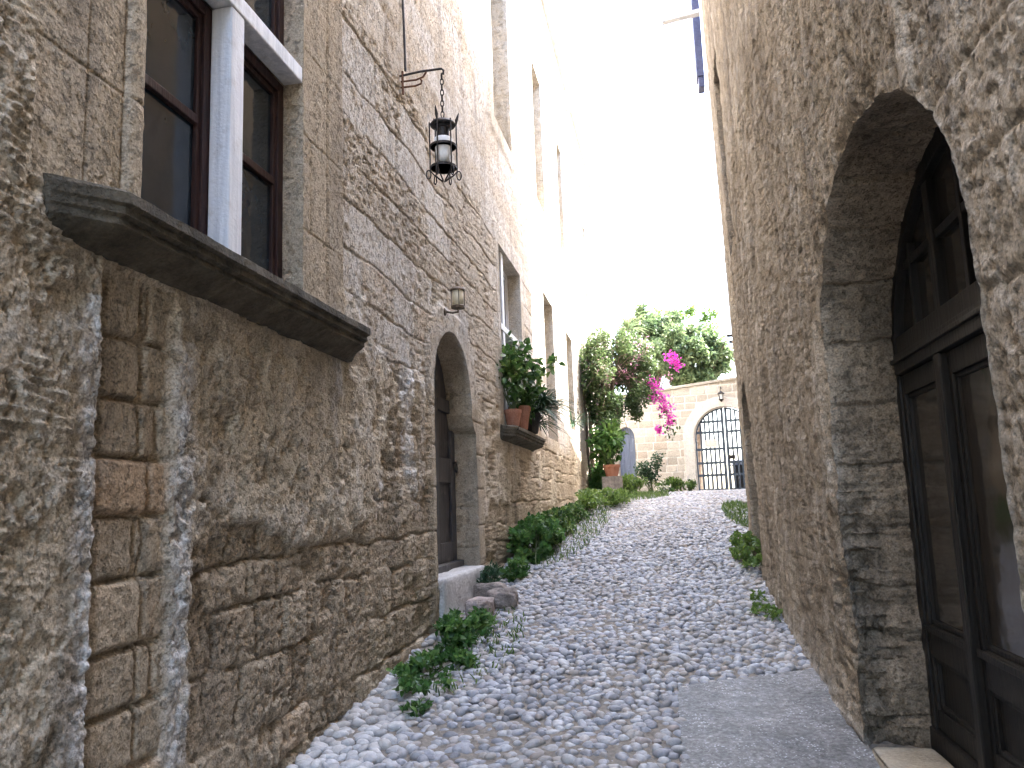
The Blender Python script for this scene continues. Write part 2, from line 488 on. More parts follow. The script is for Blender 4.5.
# ------------------------------------------------------------------ ground levels
def gz(y):
    y = np.asarray(y, float)
    return np.where(y < 13.5, 0.1 * y, 1.35 + 0.33 * sst(0, 1, (y - 13.5) / 15.0 + 0.0) * 1.0 + 0.0 + np.clip(y - 13.5, 0, 2.2) * 0.05 * (1 - sst(0, 12, y - 13.5)))
# smooth profile through (13.5,1.35) .. (22,1.68), level beyond
_py = np.array([-30, -10, 13.0, 14.5, 16, 18, 20, 22, 60, 400.0])
_pz = np.array([-3.0, -1.0, 1.30, 1.435, 1.54, 1.62, 1.665, 1.68, 1.62, 1.2])
def gz(y): return np.interp(y, _py, _pz)

_ry = np.array([-6, 6.5, 7.5, 8.5, 9.5, 10.5, 12, 14, 17, 20.3, 24.0])
_rx = np.array([.77, .77, .787, .822, .877, .95, 1.13, 1.45, 1.95, 2.5, 3.1])
_yy = np.linspace(-6, 24, 301)
_xx = np.interp(_yy, _ry, _rx)
_k = np.ones(13) / 13
_xs = np.convolve(np.pad(_xx, 6, mode='edge'), _k, mode='valid')
def rx(y, z=1.0): return np.interp(y, _yy, _xs) - 0.017 * (np.asarray(z) - 1.0)

def lpos(u, v, h): return np.stack([-1.75 + h, u, v], -1)
def rtop(u): return np.where(np.asarray(u) < 12.6, 9.6, 7.4)  # unseen far part kept lower, its height set to let sky and sun in
def rpos(u, v, h):
    v = np.minimum(v, rtop(u)); return np.stack([rx(u, v) - h, u, v], -1)
GT = R_(10.0)
GU = np.array([math.cos(GT), -math.sin(GT), 0.0]); GN = np.array([-math.sin(GT), -math.cos(GT), 0.0])
GO = np.array([1.49, 21.8, 0.0])
def gpos(u, v, h):
    u = np.asarray(u, float); v = np.asarray(v, float); h = np.asarray(h, float)
    return GO + u[..., None] * GU + h[..., None] * GN + v[..., None] * np.array([0, 0, 1.0])
def gfr(a, b, c): return tuple(gpos(np.array(a), np.array(b), np.array(c)))

# ------------------------------------------------------------------ relief walls with openings
def arch_poly(y0, y1, zb, zs, zt=None, n=24):
    c = (y0 + y1) / 2; r = (y1 - y0) / 2; ry = (zt - zs) if zt else r
    pts = [(y0, zb)]
    for k in range(n + 1):
        a = math.pi * (1 - k / n); pts.append((c + r * math.cos(a), zs + ry * math.sin(a)))
    pts.append((y1, zb)); return np.array(pts)
def rect_poly(y0, y1, z0, z1): return np.array([(y0, z0), (y0, z1), (y1, z1), (y1, z0)], float)

def in_poly(P, u, v, sub=False):
    if not sub:
        bb = (u >= P[:, 0].min()) & (u <= P[:, 0].max()) & (v >= P[:, 1].min()) & (v <= P[:, 1].max())
        r = np.zeros(u.shape, bool); r[bb] = in_poly(P, u[bb], v[bb], True); return r
    ins = np.zeros(u.shape, bool); n = len(P)
    for i in range(n):
        x1, y1 = P[i]; x2, y2 = P[(i + 1) % n]
        if y1 == y2: continue
        c = (y1 > v) != (y2 > v)
        ins ^= c & (u < (x2 - x1) * (v - y1) / (y2 - y1) + x1)
    return ins
def near_poly(P, u, v):
    best = np.full(u.shape, 1e9); bu = u.copy(); bv = v.copy(); s_ = np.zeros(u.shape); nu = np.zeros(u.shape); nv = np.zeros(u.shape)
    acc = 0.0; c = P.mean(0); n = len(P)
    for i in range(n):
        a = P[i]; b = P[(i + 1) % n]; d = b - a; L = np.hypot(*d)
        t = np.clip(((u - a[0]) * d[0] + (v - a[1]) * d[1]) / (L * L), 0, 1)
        qu = a[0] + t * d[0]; qv = a[1] + t * d[1]; dd = np.hypot(u - qu, v - qv)
        m = dd < best
        nn = np.array([d[1], -d[0]]) / L
        if np.dot(nn, c - (a + b) / 2) < 0: nn = -nn
        best = np.where(m, dd, best); bu = np.where(m, qu, bu); bv = np.where(m, qv, bv)
        s_ = np.where(m, acc + t * L, s_); nu = np.where(m, nn[0], nu); nv = np.where(m, nn[1], nv)
        acc += L
    return bu, bv, s_, nu, nv

def relief_wall(name, us, vs, pos, height, openings, mat, parent, **kw):
    """height(u,v) -> (h, colour rgba). openings: dict(poly, depth, k, rough(s,t)->(inset), col)"""
    U, V = np.meshgrid(us, vs, indexing='ij'); nu_, nv_ = U.shape
    u = U.ravel().copy(); v = V.ravel().copy()
    h, col = height(u, v)
    idx = np.arange(nu_ * nv_).reshape(nu_, nv_)
    F = np.stack([idx[:-1, :-1], idx[1:, :-1], idx[1:, 1:], idx[:-1, 1:]], -1).reshape(-1, 4)
    cu = u[F].mean(1); cv = v[F].mean(1)
    keep = np.ones(len(F), bool); which = np.full(len(F), -1)
    for i, o in enumerate(openings):
        P = o['poly']; m = in_poly(P, cu, cv); keep &= ~m; which[m] = i
    extraV = []; extraF = []; extraC = []; base = len(u)
    for i, o in enumerate(openings):
        P = o['poly']
        rem = F[which == i]
        if not len(rem): continue
        def edges(Q): return np.concatenate([Q[:, [0, 1]], Q[:, [1, 2]], Q[:, [2, 3]], Q[:, [3, 0]]])
        er = np.sort(edges(rem), 1)
        un, ct = np.unique(er, axis=0, return_counts=True)
        be = un[ct == 1]                                  # rim edges
        bv = np.unique(be)
        qu, qv, s_, nnu, nnv = near_poly(P, u[bv], v[bv])
        u[bv] = qu; v[bv] = qv
        h[bv] = o.get('rim', lambda hh, s: hh)(h[bv], s_)
        K = o.get('k', 6); dep = o['depth']
        start = base + sum(len(x) for x in extraV)
        n = len(P); seg = np.roll(P, -1, 0) - P; Ls = np.hypot(seg[:, 0], seg[:, 1]); cum = np.r_[0, np.cumsum(Ls)]
        ns = max(24, int(cum[-1] / o.get('step', 0.011))); sq = np.linspace(0, cum[-1], ns, endpoint=False)
        si = np.clip(np.searchsorted(cum, sq, side='right') - 1, 0, n - 1)
        tq = (sq - cum[si]) / np.maximum(Ls[si], 1e-9)
        qs = P[si] + seg[si] * tq[:, None]
        nn = np.stack([seg[si, 1], -seg[si, 0]], -1) / np.maximum(Ls[si], 1e-9)[:, None]
        flip = np.sign((nn * (P.mean(0) - qs)).sum(1)); flip[flip == 0] = 1; nn = nn * flip[:, None]
        od = np.argsort(s_); hs = np.interp(sq, s_[od], h[bv][od], period=cum[-1])
        hs = (np.roll(hs, 1) + hs + np.roll(hs, -1)) / 3
        cs = np.stack([np.interp(sq, s_[od], col[bv][od, q], period=cum[-1]) for q in range(4)], -1)
        for k in range(K + 1):
            t = max(0.0, (k - 0.0) / K)
            hh = hs * (1 - t) + t * (-dep)
            ins, cc = o['rough'](sq, np.full(ns, t), qs[:, 0], qs[:, 1]) if 'rough' in o else (np.zeros(ns), cs)
            f = min(1.0, k / (0.12 * K))
            ins = ins * f + 0.001; cc = cs * (1 - f) + cc * f
            extraV.append(np.stack([qs[:, 0] + nn[:, 0] * ins, qs[:, 1] + nn[:, 1] * ins, hh + (0.002 if k == 0 else 0)], -1)); extraC.append(cc)
        ii = np.arange(ns); jj = (ii + 1) % ns
        for k in range(K):
            a = start + k * ns; b = a + ns
            extraF.append(np.stack([a + ii, a + jj, b + jj, b + ii], -1))
    P0 = pos(u, v, h)
    Vx = [P0]; Cx = [col]; Fx = [F[keep]]
    if extraV:
        e = np.concatenate(extraV); Vx.append(pos(e[:, 0], e[:, 1], e[:, 2])); Cx.append(np.concatenate(extraC)); Fx += extraF
    Vx = np.concatenate(Vx); Cx = np.concatenate(Cx); Fx = np.concatenate(Fx)
    used = np.unique(Fx); re = -np.ones(len(Vx), int); re[used] = np.arange(len(used))
    return link_mesh(name, Vx[used], re[Fx], mat, parent, smooth=True, cols={'wm': Cx[used]}, **kw)

def graded(a, b, f):
    out = [a]
    while out[-1] < b: out.append(out[-1] + f(out[-1]))
    return np.array(out)

# ---- left wall relief
def left_height(u, v):
    wu = u + 0.04 * fbm(u * 2.2, v * 2.2, 3, 3) + 0.016 * fbm(u * 9, v * 9, 4, 4)
    wv = v + 0.05 * fbm(u * 1.8, v * 2.4, 5, 3) + 0.014 * fbm(u * 9, v * 9, 6, 4)
    d1, r1 = courses(wu, wv, 21, (0.15, 0.29), (0.15, 0.36), -6, 31, -1.2, 13)       # rough low courses
    d2, r2 = courses(wu, wv, 22, (0.24, 0.33), (0.35, 0.8), -6, 31, -1.2, 13)        # dressed blocks higher up
    hi = sst(2.35, 2.75, v + 0.25 * fbm(u, v, 8, 3)) * sst(3.9, 4.4, u) + sst(3.2, 3.8, v)
    hi = np.clip(hi, 0, 1)
    r = np.where(hi > 0.5, r2, r1)
    n1 = fbm(u * 7, v * 7, 31, 5, 0.55); n2 = fbm(u * 28, v * 28, 32, 4, 0.6); n3 = fbm(u * 1.6, v * 1.6, 33, 4)
    j1 = sst(0.0, 0.018, d1 + 0.008 * n2); j2 = sst(0.0, 0.014, d2 + 0.004 * n2)
    n4 = fbm(u * 70, v * 70, 34, 3, 0.6)
    rg = 1 - np.abs(fbm(u * 13, v * 13, 35, 4, 0.55)) * 2.2
    wq, _, wqi = worley(u * 22 + 0.5 * n2, v * 22 + 0.5 * n1, 37)
    cav = (wqi > 0.6) * (1 - sst(0.10, 0.45, wq + 0.12 * n2))
    pa = pits(u + 0.012 * n2, v + 0.012 * n1, 16, 15, 91, 0.38, 0.16 * n2)
    pb = pits(u + 0.006 * n4, v, 34, 31, 92, 0.40, 0.14 * n4)
    pw = np.clip(0.45 + 0.9 * fbm(u * 1.7, v * 1.5, 93, 3), 0, 1.2)
    worn = sst(0.45, 0.6, r2 + 0.15 * n1)
    hb1 = -0.026 * (1 - j1) * sst(-0.35, 0.25, fbm(u * 2.7, v * 2.7, 39, 3) + 0.1) + 0.024 * (r1 - 0.5) + 0.003 * sst(0, 0.05, d1) + 0.005 * n1 + 0.008 * n2 + 0.005 * n4 - 0.013 * pa * pw - 0.009 * pb * pw
    hb2 = -0.024 * (1 - j2) * sst(-0.3, 0.3, n3 + 0.3) + 0.016 * (r2 - 0.5) + 0.005 * n1 + 0.004 * n2 + 0.0025 * n4 - (0.026 * pa + 0.014 * pb + 0.010 * np.clip(0.3 - n2, 0, 1)) * worn * (0.5 + 0.5 * pw)
    hb = hb1 * (1 - hi) + hb2 * hi
    # column of squared blocks left of the render
    colm = sst(2.22, 2.26, u + 0.02 * n1) * (1 - sst(2.60, 2.66, u + 0.02 * n1)) * (1 - sst(2.26, 2.36, v))
    d3, r3 = courses(u + 0.01 * n1, v + 0.012 * n1, 25, (0.185, 0.215), (0.9, 0.9), 1.75, 4.0, -0.05, 3)
    dc = np.minimum(d3, np.minimum(np.abs(u - 2.27), np.abs(u - (2.50 + 0.06 * (r3 - 0.5)))))
    jc = sst(0.0, 0.02, dc + 0.004 * n2)
    hc = -0.03 * (1 - jc) + 0.012 * (r3 - 0.5) + 0.005 * n1 + 0.006 * n2
    hb = hb * (1 - colm) + hc * colm
    r = np.where(colm > 0.5, np.clip(r3 * 1.1 + 0.15, 0, 1.15), r)
    # where lime render still clings
    low = 1 - sst(1.25, 1.62, v + 0.22 * n3 - 0.10 * (u - 2.9) * 0.0)
    bias = 0.50 - 1.35 * low * sst(2.62, 3.0, u + 0.2 * n3) - 0.80 * hi
    bias = bias + 0.9 * (1 - sst(2.2, 2.3, u)) - 0.25 * sst(4.2, 6.0, u)
    bias = bias - 0.9 * sst(8.2, 8.6, u) * (1 - sst(2.2, 3.2, v)) * 0.4
    pm = sst(-0.12, 0.16, bias + 0.75 * n3 + 0.35 * n1 + 0.12 * n2)
    pm = pm * (1 - colm)
    # comb marks in the render: slanting, broken ridges
    ph = v * 31 + 1.2 * fbm(u * 1.8, v * 2.5, 41, 3) + 1.1 * fbm(u * 6, v * 5, 42, 3) + u * 1.5
    amp = sst(0.0, 0.4, fbm(u * 1.6 + 4, v * 1.4, 43, 3) + 0.3 * (1 - sst(2.0, 2.4, u)) - 0.1) * (1 - sst(3.0, 4.0, u)) * (1 - 0.7 * sst(2.6, 3.0, v))
    ridge = (np.abs(((ph % 1.0) + 1) % 1.0 - 0.5) * 2) ** 2.6
    w1, w2, wi = worley(u * 9, v * 9 + 0.4 * n1, 51)
    pit = (wi > 0.62) * (1 - sst(0.10, 0.42, w1 + 0.15 * n2))
    plate = sst(-0.05, 0.05, fbm(u * 3.1, v * 2.3, 45, 6, 0.6) + 0.05) + 0.7 * sst(-0.04, 0.04, fbm(u * 6.5, v * 5.5, 46, 5, 0.6))
    rough = sst(-0.05, 0.4, fbm(u * 1.9, v * 1.7, 47, 4))
    brk = sst(-0.15, 0.25, fbm(u * 7, v * 3, 48, 4))
    hp = 0.010 + 0.015 * ridge * amp * brk + 0.005 * n3 + 0.010 * plate + 0.003 * n1 + (0.002 + 0.005 * rough) * n2 + 0.003 * n4 - 0.013 * pit * (1 - 0.6 * hi) - 0.010 * pa * pw * rough - 0.006 * pb * (0.3 + 0.7 * rough)
    h = hb * (1 - pm) + np.maximum(hb * 0.35 + 0.006, hp) * pm
    # big eroded hollows
    w1b, _, wib = worley(u * 3.3, v * 3.6 + 0.3 * n3, 55)
    hol = (wib > 0.78) * (1 - sst(0.12, 0.42, w1b + 0.25 * n1 + 0.1 * n2)) * (1 - sst(2.6, 3.4, v)) * (1 - colm)
    h = h - 0.022 * hol
    h = h * (1 - 0.45 * hi)
    # smooth cut stone round the great window
    fr = sst(1.90, 1.93, u + 0.006 * n1) * (1 - sst(4.22, 4.26, u + 0.006 * n1)) * sst(2.47, 2.50, v) * (1 - sst(5.3, 5.34, v))
    d4, r4 = courses(u, v + 0.004 * n1, 27, (0.46, 0.62), (4, 4), -3, 6, 2.35, 7)
    gro = np.minimum(np.abs(u - 4.01), np.minimum(np.abs(u - 2.315), np.abs(u - 2.14)))
    hf = 0.014 - 0.008 * (1 - sst(0, 0.006, d4)) - 0.012 * (1 - sst(0.002, 0.009, gro)) + 0.003 * n1 + 0.0035 * n2
    roll = np.clip(1 - ((u - 2.365) / 0.045) ** 2, 0, 1)
    hf = hf + 0.022 * np.sqrt(roll)
    hf = hf - 0.0022 * (u < 2.31) * sst(0.1, 0.5, n1 + n2) * 2
    h = h * (1 - fr) + hf * fr
    # dressed jambs of the small door
    dj = sst(5.86, 5.90, u + 0.02 * n1) * (1 - sst(7.62, 7.66, u + 0.02 * n1)) * sst(0.5, 0.6, v) * (1 - sst(3.12, 3.18, v))
    ins = sst(-0.02, 0.02, np.hypot((u - 6.65), np.maximum(0, v - 2.42)) - 0.84)
    dj = dj * (1 - ins * (v > 2.42))
    d5, r5 = courses(u, v + 0.01 * n1, 29, (0.30, 0.42), (4, 4), 4, 9, 0.3, 4)
    hd = 0.022 - 0.014 * (1 - sst(0, 0.012, d5)) * (v < 2.4) + 0.005 * n1 + 0.004 * n2
    h = h * (1 - dj) + hd * dj
    # cut stone margins of the farther windows
    mg = np.zeros_like(u)
    for (a, b, c, e) in FARW:
        m = sst(a - 0.24, a - 0.20, u) * (1 - sst(b + 0.20, b + 0.24, u)) * sst(c - 0.22, c - 0.18, v) * (1 - sst(e + 0.24, e + 0.28, v))
        mg = np.maximum(mg, m)
    h = h * (1 - mg) + (0.016 + 0.003 * n1 + 0.002 * n2) * mg
    sm = np.clip(fr + dj + mg, 0, 1)
    # white lime crust beside the block column, and drips under the sill
    cr = np.exp(-((u - 2.215 + 0.02 * n1) / 0.045) ** 2) * (v < 2.2) + 0.9 * np.exp(-((u - 2.71 + 0.03 * n1) / 0.055) ** 2) * (v < 2.15)
    dr = sst(0.06, 0.2, fbm(u * 7, v * 0.9, 61, 4)) * sst(1.5 + 0.5 * n3, 1.9 + 0.5 * n3, v) * (1 - sst(2.5, 2.8, v)) * sst(4.0, 4.3, u) * (1 - sst(5.3, 5.9, u))
    ran = sst(0.35, 0.65, fbm(u * 2.5, v * 2.5, 63, 4)) * 0.28
    wht = np.clip(1.25 * cr * (0.85 + 0.7 * n1 + 0.4 * n2) + 0.16 * (plate > 1.2) * pm + dr * 1.1 + ran * pm * (1 - hi * 0.3) + 0.72 * hi * (1 - fr) * (1 - 0.45 * worn), 0, 1)  # hi term whitens the upper wall, painting its daylight brightness into the colour
    h = h + 0.014 * cr * (0.5 + n2)
    # hollowed foot of the wall
    tone = r * 0.55 + 0.22 + 0.12 * n3
    tone = tone * (1 - sm) + 0.42 * sm
    pl = np.clip(pm * (1 - sm) + sm * 0.35, 0, 1)
    far = sst(7, 14, u)
    h = h * (1 - 0.3 * far)
    col = np.stack([pl, np.clip(tone, 0, 1), wht * (1 - 0.75 * fr), np.ones_like(u)], -1)
    return h, col

W2 = (8.76, 10.12, 2.37, 4.45)
FARW = [W2, (12.2, 13.25, 2.5, 4.77), (15.03, 15.98, 2.9, 4.72), (8.76, 9.85, 6.0, 8.5), (11.94, 12.86, 6.2, 8.53),
        (14.84, 15.55, 6.3, 8.5), (19.55, 20.24, 6.3, 8.46), (23.5, 24.2, 6.3, 8.46)]
W1 = (2.41, 3.70, 2.50, 4.95)
LDOOR = np.array([(5.99, 0.9)] + [(6.60 + 0.605 * math.cos(a), 2.42 + 0.55 * math.sin(a)) for a in np.linspace(math.pi, 0, 160)] +
                 [(7.21, 2.33), (7.27, 2.22), (7.355, 2.17), (7.36, 0.9)])

left_b = thing('stone_house', 'long weathered stone house with a marble-cross window and small arched door', 'house', (-1.75, 6, 0.6))

def jamb_rough(seed, amp, joint=0.3, jd=0.012, tone=0.45, pl=0.25, wh=0.0):
    def f(s, t, qu, qv):
        n = fbm(s * 9, t * 3, seed, 4); n2 = fbm(s * 40, t * 14, seed + 3, 3)
        g = np.abs(((s / joint) % 1.0) - 0.5) * 2
        j = sst(0.93, 1.0, g)
        r = _h(np.floor(s / joint).astype(np.int64), np.zeros(len(s), np.int64), seed)
        ins = amp * n + 0.3 * amp * n2 - jd * j
        c = np.stack([np.full(len(s), pl), np.clip(tone + 0.25 * (r - 0.5), 0, 1), np.clip(wh + 0.15 * n, 0, 1), np.ones(len(s))], -1)
        return ins, c
    return f

ops = [dict(poly=rect_poly(*W1), depth=0.26, k=8, rough=jamb_rough(71, 0.004, 0.5, 0.006)),
       dict(poly=LDOOR, depth=0.30, k=10, rough=jamb_rough(73, 0.010, 0.36, 0.012))]
for w in FARW:
    ops.append(dict(poly=rect_poly(*w), depth=0.42, k=7, rough=jamb_rough(75, 0.004, 0.33, 0.008, 0.5, 0.8, 0.3)))
us = graded(-5.0, 30.0, lambda y: 0.06 if y < 0.9 else float(np.clip(y * y / 930.0, 0.0048, 0.06)))
vs = np.concatenate([np.arange(-0.9, 4.6, 0.0080), graded(4.6, 10.6, lambda z: 0.045)])
relief_wall('facade_wall', us, vs, lpos, left_height, ops, M['lwall'], left_b)

# body behind the facade: roof and rear walls
mb = MB(); mb.box(-9.0, -2.2, -5.0, 30.0, -3.0, 10.55); mb.build('rear_wall', M['roof'], left_b)
mb = MB(); mb.box(-9.1, -1.62, -5.1, 30.1, 10.6, 10.78); mb.build('cornice', M['step'], left_b)
mb = MB(); mb.box(-2.2, -1.75, 29.9, 30.05, -1.0, 10.6); mb.build('end_wall', M['roof'], left_b)

# ---- moulded window sills
def sill(y0, y1, ztop, proj, hgt, name, ret, back=0.10, seed=1):
    p = proj
    prof = [(-back, 0.0), (p * 0.86, -0.014), (p, -0.028), (p, -0.062), (p - 0.020, -0.070), (p - 0.016, -0.094), (p - 0.038, -0.102), (p - 0.032, -0.126),
            (p - 0.055, -0.136), (0.03, -hgt), (-back, -hgt)]
    n = 210; V = []; Fq = []
    ys = np.linspace(y0, y1, n)
    m = len(prof)
    # densify the profile
    pp = []
    for i in range(m - 1):
        a = np.array(prof[i]); b = np.array(prof[i + 1]); k = max(1, int(np.hypot(*(b - a)) / 0.012))
        for q in range(k): pp.append(a + (b - a) * q / k)
    pp.append(np.array(prof[-1])); pp = np.array(pp); m = len(pp)
    for i, y in enumerate(ys):
        ce = np.clip(min(y - y0, y1 - y) / ret, 0, 1)
        f = 0.25 + 0.75 * ce
        xx = np.where(pp[:, 0] > 0, pp[:, 0] * f, pp[:, 0])
        s = np.cumsum(np.r_[0, np.hypot(*np.diff(pp, axis=0).T)])
        nz = fbm(np.full(m, y * 14.0), s * 14, 90 + seed, 4); nz2 = fbm(np.full(m, y * 3.0), s * 5, 95 + seed, 3)
        chip = sst(0.35, 0.7, fbm(np.full(m, y * 6.0), s * 6 + 3, 97 + seed, 3))
        off = (0.003 * nz + 0.005 * nz2 - 0.007 * chip) * (0.12 + 0.88 * min(1.0, ce * 1.5)) - 0.009 * max(math.exp(-((y - y0 - f_ * (y1 - y0)) / 0.007) ** 2) for f_ in (0.36, 0.71))
        for k in range(m):
            V.append((-1.75 + xx[k] + off[k] * (pp[k, 0] > 0), y + 0.003 * nz[k], ztop + pp[k, 1] + 0.6 * off[k] * (1 if pp[k, 1] > -0.05 else -1) * (pp[k, 0] > 0)))
    for i in range(n - 1):
        for k in range(m - 1):
            Fq.append([i * m + k, (i + 1) * m + k, (i + 1) * m + k + 1, i * m + k + 1])
    Fq.append(list(range(m))); Fq.append([(n - 1) * m + k for k in range(m)][::-1])
    return link_mesh(name, V, Fq, M['sill'], left_b, smooth=False)
sill(1.97, 4.34, 2.515, 0.19, 0.185, 'window_sill', 0.16, seed=1)
sill(8.5, 10.75, 2.37, 0.20, 0.17, 'window_sill', 0.16, seed=2)

# ---- great window with marble cross
def left_window(w, xs, mull, trz, bars, fmat, cross=None, glass='pane', name='window', fw=0.055):
    """timber sashes in an opening; mull: y-interval of the mullion, trz: z-interval of the transom"""
    y0, y1, z0, z1 = w
    wn_ = thing_part(name, left_b)
    ymids = [(y0, mull[0]), (mull[1], y1)] if mull else [(y0, y1)]
    zr = [(z0, trz[0]), (trz[1], z1)] if trz else [(z0, z1)]
    first = None
    for (a, b) in ymids:
        for (c, d) in zr:
            mb = MB()
            for (p, q, r_, s_) in ((a, a + fw, c, d), (b - fw, b, c, d), (a + fw, b - fw, c, c + fw), (a + fw, b - fw, d - fw, d)):
                mb.box(xs - 0.05, xs, p, q, r_, s_)
            # inner beaded edge
            e = fw + 0.028
            for (p, q, r_, s_) in ((a + fw, a + e, c + fw, d - fw), (b - e, b - fw, c + fw, d - fw), (a + e, b - e, c + fw, c + e), (a + e, b - e, d - e, d - fw)):
                mb.box(xs - 0.045, xs - 0.014, p, q, r_, s_)
            for zb in bars:
                if c + 0.1 < zb < d - 0.1:
                    mb.box(xs - 0.045, xs - 0.006, a + e, b - e, zb - 0.02, zb + 0.02)
            f = mb.build('sash', fmat, wn_, bevel=0.004)
            g = MB(); g.box(xs - 0.040, xs - 0.030, a + fw + 0.003, b - fw - 0.003, c + fw + 0.003, d - fw - 0.003)
            g.build('pane', M[glass], f)
    return wn_
def thing_part(name, parent):
    o = bpy.data.objects.new(name, None); C.objects.link(o); o.parent = parent
    o.empty_display_size = 0.1
    ORG[o.name] = ORG[parent.name]; return o

w1 = left_window(W1, -1.845, (3.02, 3.14), (3.70, 3.80), (3.15, 4.35), M['redwood'])
mb = MB(); mb.box(-1.842, -1.742, 3.005, 3.115, 2.505, 3.70); mb.box(-1.842, -1.742, 3.005, 3.115, 3.79, 4.95)
mb.build('mullion', M['marble'], w1, bevel=0.008)
mb = MB(); mb.box(-1.842, -1.738, 2.415, 3.696, 3.702, 3.788); mb.build('transom', M['marble'], w1, bevel=0.006)

w2 = left_window(W2, -1.90, (9.2, 9.34), (3.50, 3.58), (), M['whitewood'])
mb = MB(); mb.box(-1.88, -1.775, 9.08, 9.20, 2.375, 3.50); mb.box(-1.88, -1.775, 9.08, 9.20, 3.58, 4.447); mb.build('mullion', M['marble'], w2, bevel=0.006)
mb = MB(); mb.box(-1.88, -1.77, 8.765, 10.115, 3.502, 3.578); mb.build('transom', M['marble'], w2, bevel=0.006)
for w in FARW[1:]:
    left_window(w, -2.12, ((w[0] + w[1]) / 2 - 0.03, (w[0] + w[1]) / 2 + 0.03), None, (w[2] + (w[3] - w[2]) * 0.6,), M['darkwood'])

# ---- small arched door
door = thing_part('door', left_b)
arc = [(5.96, 0.985)] + [(6.60 + 0.63 * math.cos(a), 2.42 + 0.57 * math.sin(a)) for a in np.linspace(math.pi, 0, 22)] + [(7.40, 2.2), (7.40, 0.985)]
fl = lambda a, b, c: (c, a, b)
mb = MB(); mb.prism(arc, fl, -2.0, -1.965); leaf = mb.build('leaf', M['greywood'], door)
mb = MB()
for (y0, y1, z0, z1) in ((6.0, 6.2, 1.0, 2.5), (6.68, 6.82, 1.0, 2.9), (7.22, 7.36, 1.0, 2.2), (6.27, 6.68, 1.0, 1.2), (6.82, 7.22, 1.0, 1.2), (6.27, 6.68, 1.72, 1.94), (6.82, 7.22, 1.72, 1.94),
                         (6.27, 6.68, 2.35, 2.47), (6.82, 7.22, 2.35, 2.47)):
    mb.box(-1.964, -1.935, y0, y1, z0, z1)
mb.build('stile_frame', M['greywood'], leaf, bevel=0.006)
mb = MB()
q = [(-1.905, 7.28 + 0.032 * math.cos(a), 1.86 + 0.045 * math.sin(a)) for a in np.linspace(0, 2 * math.pi, 17)[:-1]]
mb.tube(q, 0.006, 6, closed=True); mb.tube([(-1.935, 7.28, 1.905), (-1.90, 7.28, 1.905)], 0.012, 8)
mb.build('ring_handle', M['iron'], leaf)
mb = MB(); mb.box(-2.02, -1.87, 6.12, 7.35, 0.965, 1.03); mb.build('threshold', M['greywood'], door, bevel=0.006)

def rough_block(name, x0, x1, y0, y1, z0, z1, mat, parent=None, seed=1, amp=0.012, n=18, rnd=0.03, **kw):
    """a worn block: box grid with rounded arrises and relief"""
    mb = MB(); V = []; F = []; key = {}
    def vid(i, j, k):
        if (i, j, k) not in key:
            key[(i, j, k)] = len(V)
            V.append((i / n, j / n, k / n))
        return key[(i, j, k)]
    for a in range(n):
        for b in range(n):
            for c in (0, n):
                F.append([vid(c, a, b), vid(c, a + 1, b), vid(c, a + 1, b + 1), vid(c, a, b + 1)])
                F.append([vid(a, c, b), vid(a + 1, c, b), vid(a + 1, c, b + 1), vid(a, c, b + 1)])
                F.append([vid(a, b, c), vid(a + 1, b, c), vid(a + 1, b + 1, c), vid(a, b + 1, c)])
    T = np.array(V); sz = np.array([x1 - x0, y1 - y0, z1 - z0]); c0 = np.array([x0, y0, z0])
    P = T * sz; q = np.clip(P, rnd, np.maximum(sz - rnd, rnd)); dv = P - q; L = np.linalg.norm(dv, axis=1, keepdims=True)
    P = np.where(L > 1e-6, q + dv / np.maximum(L, 1e-6) * np.minimum(L, rnd), P)
    nz = fbm(P[:, 0] * 9 + P[:, 2] * 5 + seed, P[:, 1] * 9 + P[:, 2] * 7, seed, 4)
    cen = sz / 2; dr = (P - cen) / sz; dr /= np.linalg.norm(dr, axis=1, keepdims=True)
    P = P + dr * (amp * nz)[:, None] + c0
    return link_mesh(name, P, np.array(F), mat, parent, smooth=True, **kw)
rough_block('door_step', -2.0, -1.685, 6.02, 7.42, 0.40, 0.975, M['step'], left_b, 5, 0.012, 22, 0.02)

# far rainwater spouts at the eaves
for (y, z) in ((17.2, 10.5), (23.4, 10.5), (27.5, 10.5)):
    mb = MB(); mb.box(-1.9, -1.22, y - 0.09, y + 0.09, z - 0.28, z - 0.16); mb.build('spout', M['step'], left_b)
# drainpipe near the planting
mb = MB(); mb.tube([(-1.66, 18.4, 1.5), (-1.665, 18.42, 3.0), (-1.65, 18.4, 4.3)], [0.05, 0.047, 0.045], 9)
mb.build('timber_post', M['palewood'], left_b)
# service cable down to the lantern
mb = MB(); mb.tube([(-1.722 + 0.008 * math.sin(z * 3), 5.34 + 0.02 * math.sin(z * 1.7), z) for z in np.linspace(4.68, 8.5, 30)] , 0.009, 6)
mb.build('cable', M['iron'], left_b)

